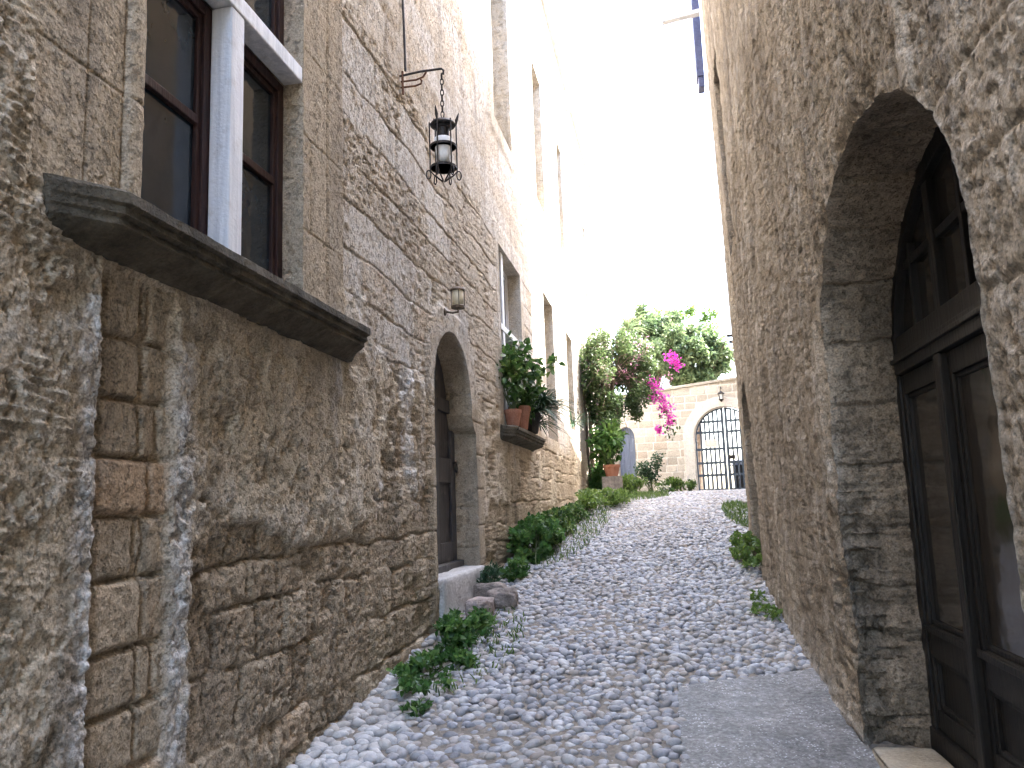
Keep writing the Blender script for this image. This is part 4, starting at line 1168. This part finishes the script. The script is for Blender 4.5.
for k in range(6):
    q = k * math.pi / 3 + 0.35; cx, sx = math.cos(q), math.sin(q)
    mb = MB(); r = RL + 0.008
    mb.tube([(LX + r * cx, LY + r * sx, 4.24), (LX + r * cx, LY + r * sx, 3.875), (LX + 0.07 * cx, LY + 0.07 * sx, 3.845), (LX + 0.012 * cx, LY + 0.012 * sx, 3.80)], 0.0055, 6)
    mb.build('bar', M['iron'], lan)
    if k % 2 == 0:
        mb = MB(); mb.tube([(LX + r * cx, LY + r * sx, 4.23), (LX + (r + .004) * cx, LY + (r + .004) * sx, 4.265), (LX + (r + .012) * cx, LY + (r + .012) * sx, 4.29), (LX + (r + .022) * cx, LY + (r + .022) * sx, 4.325)], [0.006, 0.012, 0.009, 0.001], 8); mb.build('finial', M['iron'], lan)
    if k % 2 == 0 or True:
        mb = MB(); rr = 0.026
        cc = np.array((LX + (r + 0.012) * cx, LY + (r + 0.012) * sx, 3.845))
        mb.tube([tuple(cc + np.array((cx * rr * 0.62 * math.cos(t), sx * rr * 0.62 * math.cos(t), 1.25 * rr * math.sin(t)))) for t in np.linspace(0, 2 * math.pi, 15)[:-1]], 0.0045, 5, closed=True); mb.build('curl', M['iron'], lan)
mb = MB(); mb.lathe([(0.035, 0.0), (0.042, 0.0), (0.045, 0.07), (0.06, 0.075), (0.06, 0.09)], (LX, LY, 4.125), 16); mb.build('lamp_holder', M['iron'], lan)
mb = MB(); mb.lathe([(0.0, -0.18), (0.034, -0.175), (0.052, -0.13), (0.064, -0.03), (0.064, 0.0)], (LX, LY, 4.12), 18); mb.build('lamp_glass', M['frost'], lan, smooth=True)

WX, WY, WZ = -1.615, 6.36, 3.115
wl = thing('wall_lamp', 'small cylindrical cream glass wall lamp above the little arched door', 'lamp', (WX, WY, WZ))
mb = MB(); mb.lathe([(0.0, 0), (0.032, 0), (0.032, 0.012), (0.0, 0.03)], (0, 0, 0), 16)
V = [(-1.735 + z, WY + x, 3.10 + y) for x, y, z in mb.v]; mb2 = MB(); mb2.add(V, mb.f); mb2.build('wall_plate', M['brass'], wl)
mb = MB(); mb.tube([(-1.72, WY, 3.10), (-1.66, WY, 3.085), (WX, WY, 3.09), (WX, WY, 3.12)], 0.009, 8); mb.build('arm', M['brass'], wl)
mb = MB(); mb.lathe([(0.02, 0.0), (0.055, 0.004), (0.058, 0.022), (0.05, 0.028)], (WX, WY, WZ), 20); mb.lathe([(0.058, 0.15), (0.062, 0.16), (0.055, 0.172), (0.02, 0.185), (0.0, 0.19)], (WX, WY, WZ), 20)
for k in range(4):
    q = k * math.pi / 2 + .4; mb.tube([(WX + 0.054 * math.cos(q), WY + 0.054 * math.sin(q), WZ + 0.02), (WX + 0.054 * math.cos(q), WY + 0.054 * math.sin(q), WZ + 0.155)], 0.004, 5)
mb.build('lamp_cap', M['brass'], wl)
mb = MB(); mb.lathe([(0.046, 0.029), (0.048, 0.15)], (WX, WY, WZ), 20); mb.build('lamp_glass', M['cream_glass'], wl, smooth=True)

# ------------------------------------------------------------------ foliage
def leaf_mesh(P, D, N, L, W, fold=0.25, droop=0.0):
    """one folded leaf of 6 vertices per point: base, two sides twice, tip"""
    P = np.asarray(P, float); n = len(P)
    D = D / np.linalg.norm(D, axis=1, keepdims=True)
    Sx = np.cross(D, N); Sx /= np.maximum(np.linalg.norm(Sx, axis=1, keepdims=True), 1e-6)
    Nn = np.cross(Sx, D)
    L = np.broadcast_to(L, n)[:, None]; W = np.broadcast_to(W, n)[:, None]
    rows = [P,
            P + D * L * 0.35 + Sx * W * 0.5 + Nn * W * fold, P + D * L * 0.38, P + D * L * 0.35 - Sx * W * 0.5 + Nn * W * fold,
            P + D * L * 0.72 + Sx * W * 0.36 + Nn * W * fold * .6 - Nn * L * droop * 0.4, P + D * L * 0.74 - Nn * L * droop * 0.4, P + D * L * 0.72 - Sx * W * 0.36 + Nn * W * fold * .6 - Nn * L * droop * 0.4,
            P + D * L - Nn * L * droop]
    V = np.stack(rows, 1).reshape(-1, 3)
    f = np.array([[0, 2, 1, 1], [0, 3, 2, 2], [1, 2, 5, 4], [2, 3, 6, 5], [4, 5, 7, 7], [5, 6, 7, 7]])
    tri = []
    for q in ([0, 2, 1], [0, 3, 2], [1, 2, 5], [1, 5, 4], [2, 3, 6], [2, 6, 5], [4, 5, 7], [5, 6, 7]): tri.append(q)
    tri = np.array(tri)
    F = (tri[None] + (np.arange(n) * 8)[:, None, None]).reshape(-1, 3)
    return V, F
def rnd_dir(n, rng, up=0.0):
    d = rng.normal(size=(n, 3)); d[:, 2] += up; return d / np.linalg.norm(d, axis=1, keepdims=True)
def leaves(name, P, rng, L, W, mat, parent=None, up=0.4, tone=None, droop=0.15, outward=None, **kw):
    n = len(P); D = rnd_dir(n, rng, up)
    if outward is not None: D = D + outward; D /= np.linalg.norm(D, axis=1, keepdims=True)
    N = rnd_dir(n, rng, 1.2)
    s = rng.uniform(0.65, 1.25, n)
    V, F = leaf_mesh(P, D, N, L * s, W * s, 0.22, droop)
    t = tone if tone is not None else rng.random(n)
    c = np.repeat(np.stack([t, t, t, np.ones(n)], -1), 8, 0)
    return link_mesh(name, V, F, mat, parent, smooth=False, cols={'lc': c}, **kw)
def clump_pts(rng, n, c, r, lumps=9, spread=0.8, size=0.42, flat=None):
    """points gathered in uneven clumps inside an ellipsoid"""
    c = np.array(c); r = np.array(r)
    q = rnd_dir(lumps, rng) * (rng.uniform(0.25, 1, lumps) ** 0.5)[:, None] * spread
    w = rng.uniform(0.5, 1.5, lumps); w /= w.sum()
    k = rng.choice(lumps, n, p=w)
    d = rnd_dir(n, rng) * (rng.uniform(0, 1, n) ** 0.45)[:, None] * size * rng.uniform(0.7, 1.3, lumps)[k][:, None]
    tone = np.clip(0.45 + (rng.random(lumps)[k] - 0.5) * 0.5 + rng.normal(0, 0.18, n), 0, 1)
    p = (q[k] + d)
    return c + p * r, p, tone

def weed(name, label, cat, c, r, n, L, W, seed, mat='weedleaf', group=None, lumps=8):
    rng = np.random.default_rng(seed)
    th = thing(name, label, cat, c, group)
    cc = (c[0], c[1], c[2])
    ang = rng.uniform(0, 2 * math.pi, n); rad = np.sqrt(rng.random(n))
    x = c[0] + r[0] * rad * np.cos(ang); y = c[1] + r[1] * rad * np.sin(ang)
    P, p, tone = clump_pts(rng, n, (c[0], c[1], c[2] + r[2] * 0.42), (r[0], r[1], r[2] * 0.62), lumps * 3, 0.98, 0.20)
    P[:, 2] = np.maximum(P[:, 2], gz(P[:, 1]) + 0.01)
    lim = np.where(P[:, 0] < 0, np.maximum(P[:, 0], -1.70), np.minimum(P[:, 0], rx(P[:, 1]) - 0.03)); P[:, 0] = lim
    leaves('foliage', P, rng, L, W, M[mat], th, up=0.6, tone=tone)
    mb = MB()
    for k in range(14):
        t = P[rng.integers(n)]; b = (c[0] + rng.normal(0, r[0] * 0.3), c[1] + rng.normal(0, r[1] * 0.3), float(gz(c[1])) - 0.02)
        mb.tube([b, ((b[0] + t[0]) / 2 + 0.01, (b[1] + t[1]) / 2, b[2] * 0.4 + t[2] * 0.6 + 0.01), tuple(t)], [0.005, 0.004, 0.002], 5)
    mb.build('stem', M['weedstem'], th)
    return th
t_ = NT('green_stem'); M['weedstem'] = t_.pbsdf(t_.ramp(t_.noise(20), [(0.3, (0.05, 0.09, 0.03)), (0.7, (0.12, 0.14, 0.06))]), 0.7)
WG = 'weeds along the foot of the walls'
weed('weed_clump', 'low dark green weed nearest the camera at the foot of the left wall', 'weed', (-1.47, 4.95, 0.48), (0.22, 0.60, 0.13), 1500, 0.042, 0.028, 401, group=WG, lumps=12)
weed('weed_clump', 'leafy green weed in front of the pale door step', 'weed', (-1.48, 5.75, 0.56), (0.22, 0.55, 0.21), 1700, 0.046, 0.03, 402, group=WG, lumps=12)
weed('weed_clump', 'small grey-green tuft against the far end of the door step', 'weed', (-1.60, 7.2, 0.70), (0.10, 0.3, 0.28), 420, 0.07, 0.018, 403, 'spikeleaf', WG)
weed('weed_clump', 'small bright weed just beyond the rocks by the step', 'weed', (-1.52, 7.9, 0.78), (0.16, 0.32, 0.20), 420, 0.055, 0.032, 404, 'weedleaf', WG)
weed('leafy_bush', 'dense glossy dark green bush below the flower-pot window sill', 'bush', (-1.50, 9.25, 0.92), (0.25, 1.05, 0.44), 4600, 0.058, 0.042, 405, group=WG, lumps=22)
weed('weed_clump', 'mid green weed mass just past the glossy bush', 'weed', (-1.45, 11.6, 1.16), (0.28, 1.9, 0.30), 3600, 0.058, 0.034, 406, 'potleaf', WG, lumps=16)
weed('weed_clump', 'yellow-green low weeds spreading onto the pebbles near the far plants', 'weed', (-1.18, 14.6, 1.43), (0.48, 2.1, 0.28), 3400, 0.07, 0.04, 407, 'shrubleaf', WG, lumps=18)
weed('weed_clump', 'green weed hugging the right wall below its small arch', 'weed', (0.72, 8.8, 0.87), (0.15, 1.25, 0.25), 1900, 0.048, 0.034, 409, 'shrubleaf', WG, lumps=14)
weed('weed_clump', 'small sparse weed at the right wall nearest the slab', 'weed', (0.64, 6.6, 0.655), (0.13, 0.6, 0.05), 420, 0.036, 0.022, 410, 'shrubleaf', WG)
weed('weed_clump', 'tiny weed sprouting among the white pebbles by the left wall', 'weed', (-1.38, 4.35, 0.43), (0.08, 0.12, 0.06), 70, 0.04, 0.026, 411, group=WG)

def grass(name, label, c, r, n, seed, h=0.12):
    rng = np.random.default_rng(seed)
    a = rng.uniform(0, 2 * math.pi, n); q = np.sqrt(rng.random(n))
    x = c[0] + r[0] * q * np.cos(a); y = c[1] + r[1] * q * np.sin(a)
    P = np.stack([x, y, gz(y)], -1); D = rnd_dir(n, rng, 2.2)
    s = rng.uniform(0.5, 1.2, n) * h
    V, F = leaf_mesh(P, D, rnd_dir(n, rng), s, np.full(n, 0.010), 0.1, 0.25)
    t = rng.random(n); cc = np.repeat(np.stack([t, t, t, np.ones(n)], -1), 8, 0)
    return link_mesh(name, V, F, M['grassleaf'], None, loc=(c[0], c[1], float(gz(c[1]))), cols={'lc': cc}, kind='stuff', label=label, cat='grass')
grass('grass', 'short grass on the pebbles along the foot of the right wall', (1.02, 12.6, 0), (0.26, 1.6, 0), 1500, 421, 0.10)
grass('grass', 'short grass fringing the pebbles below the far planting', (-0.9, 17.0, 0), (0.9, 1.8, 0), 2600, 422, 0.12)
grass('grass', 'sparse grass between pebbles by the door step', (-1.35, 5.6, 0), (0.3, 1.1, 0), 380, 423, 0.07)
grass('grass', 'grass blades at the wall foot beside the dark bush', (-1.3, 11.6, 0), (0.4, 3.2, 0), 1500, 424, 0.10)

# rocks by the step
def rock(label, c, r, seed, mat='rock'):
    rng = np.random.default_rng(seed)
    BV, BF = icosphere(4)
    nz = fbm(BV[:, 0] * 1.3 + BV[:, 2] + seed, BV[:, 1] * 1.3 + BV[:, 2] * 0.7, seed, 4)
    q = np.sign(BV) * np.abs(BV) ** 0.6
    nf = fbm(BV[:, 0] * 5 + seed, BV[:, 1] * 5 + BV[:, 2] * 4, seed + 7, 4)
    V = q * (1 + 0.22 * nz + 0.05 * nf)[:, None] * np.array(r)
    a = rng.uniform(0, 3); ca, sa = math.cos(a), math.sin(a)
    V = np.stack([V[:, 0] * ca - V[:, 1] * sa, V[:, 0] * sa + V[:, 1] * ca, V[:, 2]], -1) + np.array(c)
    o = link_mesh('rock', V, BF, M[mat], None, loc=(c[0], c[1], c[2] - r[2]), smooth=True, label=label, cat='rock', group='rocks beside the door step')
    return o
rock('smooth pinkish rock, the one sitting in front of the other rocks', (-1.50, 6.36, 0.71), (0.10, 0.14, 0.095), 501, 'pinkrock')
rock('flat grey rock with a hollow, behind the pinkish rock', (-1.42, 6.80, 0.745), (0.115, 0.19, 0.085), 502)
rock('rounded grey rock half hidden in weeds against the step', (-1.54, 6.95, 0.77), (0.09, 0.15, 0.09), 503)
rock('small round dark stone at the corner of the door step', (-1.60, 6.62, 0.71), (0.05, 0.06, 0.05), 504)

# ---- pots on the second sill
def pot(name, label, cat, c, r, h, mat, group=None):
    th = thing(name, label, cat, c, group)
    mb = MB(); mb.lathe([(0.0, 0), (r * 0.66, 0), (r * 0.92, h * 0.78), (r, h * 0.78), (r, h), (r * 0.86, h), (r * 0.84, h * 0.86)], c, 24); mb.build('pot', mat, th, smooth=False)
    mb = MB(); mb.lathe([(0.0, h * 0.88), (r * 0.84, h * 0.87)], c, 24); mb.build('soil', M['soil'], th)
    return th
PZ = 2.36
PG = 'pots on the far window sill'
p1 = pot('potted_plant', 'nearest terracotta pot on the sill, with a thin leafy plant', 'potted plant', (-1.655, 8.85, PZ), 0.10, 0.19, M['terracotta'], PG)
rng = np.random.default_rng(601)
P, p, tone = clump_pts(rng, 520, (-1.66, 8.98, PZ + 0.55), (0.16, 0.38, 0.42), 14, 0.85, 0.38); leaves('foliage', P, rng, 0.075, 0.045, M['potleaf'], p1, 0.2, tone)
mb = MB()
for k in range(12):
    t = P[rng.integers(len(P))]; mb.tube([(-1.655, 8.85, PZ + 0.15), ((t[0] - 1.655) / 2, (t[1] + 8.85) / 2, PZ + 0.35), tuple(t)], [0.006, 0.005, 0.002], 5)
mb.build('stem', M['weedstem'], p1)
p2 = pot('potted_plant', 'larger terracotta pot on the sill, with a taller leafy plant arching to the right', 'potted plant', (-1.645, 9.25, PZ), 0.13, 0.27, M['terracotta'], PG)
rng = np.random.default_rng(602)
P, p, tone = clump_pts(rng, 620, (-1.60, 9.4, PZ + 0.60), (0.18, 0.50, 0.44), 22, 0.92, 0.30); leaves('foliage', P, rng, 0.085, 0.05, M['potleaf'], p2, 0.2, tone)
Pa = np.array([(-1.52 + 0.20 * t, 9.7 + 0.7 * t, PZ + 0.65 + 0.34 * t + 0.0) for t in np.linspace(0.2, 1, 34)]) + rng.normal(0, 0.045, (34, 3)); leaves('spray', Pa, rng, 0.11, 0.06, M['potleaf'], p2, 0.1)
mb = MB(); mb.tube([(-1.645, 9.25, PZ + 0.2), (-1.58, 9.5, PZ + 0.55), (-1.45, 9.95, PZ + 0.8), (-1.32, 10.4, PZ + 0.98)], [0.008, 0.006, 0.005, 0.002], 6)
for k in range(14):
    t = P[rng.integers(len(P))]; mb.tube([(-1.645, 9.25, PZ + 0.2), ((t[0] - 1.645) / 2, (t[1] + 9.25) / 2, PZ + 0.42), tuple(t)], [0.007, 0.005, 0.002], 5)
mb.build('stem', M['weedstem'], p2)
def spiky(parent, c, n, L, W, seed, mat='spikeleaf', up=0.55, drop=0.55, name='foliage', lean=(0.1, 0, 0)):
    rng = np.random.default_rng(seed); V = []; F = []; cl = []
    for k in range(n):
        d = rng.normal(size=3); d[2] = abs(d[2]) + up; d += np.array(lean) * 3; d /= np.linalg.norm(d)
        l = L * rng.uniform(0.6, 1.15); sd = np.cross(d, (0, 0, 1)); sd /= np.linalg.norm(sd) + 1e-6
        b = len(V); tn = rng.random(); sgm = 7
        for i in range(sgm + 1):
            t = i / sgm; p = np.array(c) + d * l * t + np.array((0, 0, -drop * l * t * t)) + rng.normal(0, 0.002, 3)
            w = W * (0.5 + 1.2 * t) * (1 - t) ** 0.7 + 0.001
            V += [p - sd * w, p + np.array((0, 0, -0.3 * w)), p + sd * w]; cl += [(tn, tn, tn, 1)] * 3
            if i:
                a = b + (i - 1) * 3; q = b + i * 3
                F += [[a, a + 1, q + 1, q], [a + 1, a + 2, q + 2, q + 1]]
    return link_mesh(name, V, F, M[mat], parent, cols={'lc': np.array(cl)})
p3 = pot('potted_plant', 'dark pot at the far end of the sill, bursting with narrow spiky leaves', 'potted plant', (-1.62, 9.85, PZ), 0.13, 0.25, M['darkpot'], PG)
spiky(p3, (-1.58, 9.85, PZ + 0.24), 190, 0.68, 0.014, 611)
spiky(p3, (-1.50, 10.0, PZ + 0.34), 150, 0.58, 0.013, 612, name='side_shoot')
spiky(p3, (-1.55, 10.0, PZ + 0.12), 80, 0.42, 0.011, 613, up=0.1, name='side_shoot')
# agave-like fronds near W4
p4 = thing('frond_plant', 'thin arching green fronds springing from the third window ledge', 'plant', (-1.72, 15.4, 3.0))
spiky(p4, (-1.74, 15.5, 2.95), 26, 0.85, 0.014, 615, up=0.25, drop=0.5, lean=(0.1, -0.2, 0))

# ---- bougainvillea against the far corner
def at(px, py, y):      # direction of a feature measured on the photograph, turned into lane coordinates at depth y
    r = RM @ Vector((px - 512, -(py - 384), -816)); r = r * (y / r.y); return (r.x, y, r.z + 1.5)
bo = thing('bougainvillea', 'large tangled bougainvillea spilling from the far left corner with magenta sprays', 'shrub', (-1.45, 18.2, 1.63))
rng = np.random.default_rng(701)
mb = MB(); tips = []
for k in range(5):
    b = np.array((-1.52 + rng.normal(0, 0.06), 18.3 + rng.normal(0, 0.12), 1.58)); t = np.array((-1.2 + rng.normal(0, 0.25), 18.1 + rng.normal(0, 0.3), 3.7 + rng.uniform(0, 0.6)))
    mb.tube([tuple(b), tuple(b * 0.65 + t * 0.35 + rng.normal(0, 0.05, 3)), tuple(b * 0.3 + t * 0.7 + rng.normal(0, 0.06, 3)), tuple(t)], [0.045, 0.035, 0.028, 0.02], 7); tips.append(t)
trunk = mb.build('trunk', M['bark'], bo)
mb = MB()
for k in range(90):
    t = tips[k % 5]; d = rnd_dir(1, rng, 0.25)[0] * np.array((0.85, 0.8, 1.1)) * rng.uniform(0.5, 1.3)
    mb.tube([tuple(t), tuple(t + d * 0.5 + np.array((0, 0, 0.1))), tuple(t + d + np.array((0, 0, -0.15)))], [0.012, 0.008, 0.003], 5)
mb.build('branch', M['bark'], bo)
P, p, tone = clump_pts(rng, 24000, at(613, 381, 18.0), (0.92, 1.35, 1.24), 95, 0.95, 0.20)
P[:, 0] = np.maximum(P[:, 0], -1.68)
leaves('crown', P, rng, 0.066, 0.042, M['vineleaf'], bo, 0.0, tone * 0.9)
P, p, tone = clump_pts(rng, 2600, at(640, 362, 18.6), (0.6, 0.6, 0.75), 40, 0.95, 0.2); leaves('crown', P, rng, 0.085, 0.05, M['treeleaf'], bo, 0.0, tone)
def sprays(name, ctrs, n, L, mat, seed, sz):
    r2 = np.random.default_rng(seed); Q = []
    for c, s in ctrs:
        leaves(name, np.array(c) + r2.normal(0, 1, (int(n * s), 3)) * np.array((0.085, 0.085, 0.11)) * sz * s, r2, L, L * 0.75, M[mat], bo, 0.0)
FY = 17.9
sprays('blossoms', [(at(655, 392, FY), 1.1), (at(660, 400, FY), 1.1), (at(666, 408, FY), 0.9), (at(670, 420, FY), 0.7), (at(672, 359, FY), 0.8), (at(678, 365, FY), 0.6), (at(659, 430, FY), 0.5), (at(651, 383, FY), 0.5)], 120, 0.06, 'magenta', 711, 1.0)
sprays('blossoms', [(at(641, 352, FY), .6), (at(636, 362, FY), .6), (at(630, 375, FY), .7), (at(647, 345, FY), .5), (at(624, 372, FY), .5), (at(590, 365, FY), .6), (at(578, 372, FY), .5), (at(670, 378, FY), .5), (at(610, 445, FY), .4), (at(636, 341, FY), .5)], 34, 0.055, 'pinkdry', 712, 1.3)
# trailing spray of leaves carrying the bloom
tr_pts = np.array([at(*q, FY) for q in ((635, 380), (648, 386), (658, 398), (666, 412), (670, 426), (672, 436))])
tt = np.linspace(0, 1, 150); Q = np.stack([np.interp(tt, np.linspace(0, 1, 6), tr_pts[:, k]) for k in range(3)], -1) + rng.normal(0, 0.08, (150, 3))
leaves('sprays', Q, rng, 0.08, 0.05, M['vineleaf'], bo, -0.3, rng.random(150) * 0.7)
mb = MB(); mb.tube([tuple(q) for q in tr_pts], [0.012, 0.01, 0.008, 0.006, 0.004, 0.002], 5); mb.build('trailing_stem', M['bark'], bo)

# potted big-leaf plant under the bougainvillea
cpt = at(612, 474, 17.2)
p5 = pot('potted_plant', 'broad-leaved plant in a terracotta pot on the ground under the bougainvillea', 'potted plant', (cpt[0], 17.2, cpt[2] - 0.05), 0.18, 0.24, M['terracotta'])
mb = MB(); mb.box(cpt[0] - 0.2, cpt[0] + 0.2, 17.02, 17.38, 1.5, cpt[2] - 0.052); mb.build('plinth', M['rock'], None, loc=(cpt[0], 17.2, 1.55), label='brown stone block carrying the terracotta pot of the broad-leaved plant', cat='stone block')
rng = np.random.default_rng(721)
c5 = at(608, 446, 17.2)
P, p, tone = clump_pts(rng, 700, c5, (0.40, 0.4, 0.46), 18, 0.85, 0.36); P[:, 0] = np.maximum(P[:, 0], -1.66); leaves('foliage', P, rng, 0.17, 0.085, M['weedleaf'], p5, 0.2, np.clip(tone + 0.15, 0, 1))
mb = MB()
for k in range(9):
    t = P[rng.integers(len(P))]; mb.tube([(cpt[0], 17.2, cpt[2] + 0.13), ((t[0] + cpt[0]) / 2, (t[1] + 17.2) / 2, (t[2] + cpt[2] + .2) / 2), tuple(t)], [0.012, 0.009, 0.004], 5)
mb.build('stem', M['weedstem'], p5)

def shrub(name, label, px, py, y, r, n, L, W, mat, seed, lumps=14, up=0.4):
    rng = np.random.default_rng(seed); c = at(px, py, y); th = thing(name, label, 'shrub', (c[0], y, float(gz(y))))
    P, p, tone = clump_pts(rng, n, c, r, lumps, 0.85, 0.36); P[:, 2] = np.maximum(P[:, 2], gz(P[:, 1]) + 0.02); P[:, 0] = np.maximum(P[:, 0], -1.67)
    leaves('foliage', P, rng, L, W, M[mat], th, up, tone)
    mb = MB()
    for k in range(12):
        t = P[rng.integers(n)]; mb.tube([(c[0] + rng.normal(0, 0.06), y, float(gz(y)) - 0.03), ((t[0] + c[0]) / 2, (t[1] + y) / 2, t[2] * 0.55 + float(gz(y)) * 0.45), tuple(t)], [0.012, 0.008, 0.003], 5)
    mb.build('stem', M['weedstem'], th); return th
shrub('shrub', 'dark feathery shrub filling the corner at the foot of the left house', 596, 480, 18.3, (0.42, 0.5, 0.38), 3000, 0.09, 0.03, 'weedleaf', 731, 24)
shrub('shrub', 'dark round shrub just right of the feathery corner shrub', 610, 487, 18.0, (0.32, 0.4, 0.24), 1500, 0.08, 0.035, 'weedleaf', 732, 14)
shrub('shrub', 'light green fluffy shrub in front of the blue door', 632, 484, 20.0, (0.34, 0.4, 0.34), 1900, 0.085, 0.03, 'shrubleaf', 733, 16)
shrub('shrub', 'tall thin grey-green shrub against the pale block wall', 650, 466, 20.6, (0.34, 0.3, 0.50), 900, 0.08, 0.04, 'spikeleaf', 734, 16)
shrub('shrub', 'bright low shrub spreading along the foot of the pale wall', 672, 486, 20.6, (0.42, 0.3, 0.20), 1300, 0.08, 0.04, 'shrubleaf', 735, 14)
shrub('shrub', 'small green shrub next to the left gate post', 690, 487, 21.0, (0.22, 0.2, 0.16), 500, 0.07, 0.03, 'shrubleaf', 736, 8)
fw = thing('white_flowers', 'small white-flowered plant at the edge of the pebbles before the pale wall', 'plant', at(664, 489, 19.4))
rng = np.random.default_rng(741); c = at(664, 488, 19.4)
P = np.array(c) + rng.normal(0, 1, (70, 3)) * np.array((0.07, 0.07, 0.06)); leaves('blossoms', P, rng, 0.05, 0.045, M['whiteflower'], fw)
P = np.array(c) + rng.normal(0, 1, (150, 3)) * np.array((0.1, 0.08, 0.06)); P[:, 2] = np.maximum(P[:, 2] - 0.04, 1.62); leaves('foliage', P, rng, 0.07, 0.03, M['weedleaf'], fw)
rough_block('stone_block', -1.66, -1.42, 16.6, 17.05, 1.45, 1.72, M['rock'], None, 15, 0.015, 14, 0.03, loc=(-1.54, 16.8, 1.5), label='squat brown stone block at the wall foot beside the corner shrubs', cat='stone block')

# ---- trees beyond the wall
def tree(label, px, py, y, r, n, seed, L=0.16, W=0.085, mat='treeleaf', lumps=40, gap=0.22):
    rng = np.random.default_rng(seed); c = np.array(at(px, py, y)); r = np.array(r)
    th = thing('garden_tree', label, 'tree', (c[0], y, 1.6))
    mb = MB(); f = np.array((c[0], y, 1.55)); top = c + np.array((0, 0, -0.1 * r[2]))
    mb.tube([tuple(f), tuple(f * 0.5 + top * 0.5 + np.array((0.12, 0, 0))), tuple(top)], [0.16, 0.12, 0.06], 9); mb.build('trunk', M['bark'], th)
    P, p, tone = clump_pts(rng, n, c, r, lumps, 0.95, gap)
    mb = MB()
    for k in range(26):
        t = P[rng.integers(n)]; s = f * 0.4 + top * 0.6; mb.tube([tuple(s), tuple((s + t) / 2 + np.array((0, 0, 0.1))), tuple(t)], [0.05, 0.03, 0.01], 6)
    mb.build('limb', M['bark'], th)
    leaves('crown', P, rng, L, W, M[mat], th, 0.1, tone); return th
TG = 'garden trees behind the wall'
tree('rounded dense green tree showing over the pale wall above the gate', 690, 362, 26.5, (1.35, 1.2, 1.15), 14000, 801, lumps=65)
tree('paler loose tree rising behind the bougainvillea', 650, 345, 27.5, (1.15, 1.0, 1.35), 8000, 802, lumps=55)
tree('light airy treetop standing highest and farthest behind the wall', 680, 338, 31.0, (1.9, 1.4, 1.2), 4500, 803, mat='shrubleaf', lumps=45, gap=0.16)
pf = thing('palm', 'spiky palm head showing above the bougainvillea', 'palm', at(628, 335, 24.5))
pc = at(628, 330, 24.5)
spiky(pf, (pc[0], 24.5, pc[2]), 90, 1.15, 0.02, 811, mat='treeleaf', up=0.35, drop=0.45, lean=(0, 0, 0), name='frond')
mb = MB(); mb.tube([(pc[0], 24.5, 1.5), (pc[0], 24.5, pc[2])], [0.12, 0.09], 9); mb.build('trunk', M['bark'], pf)
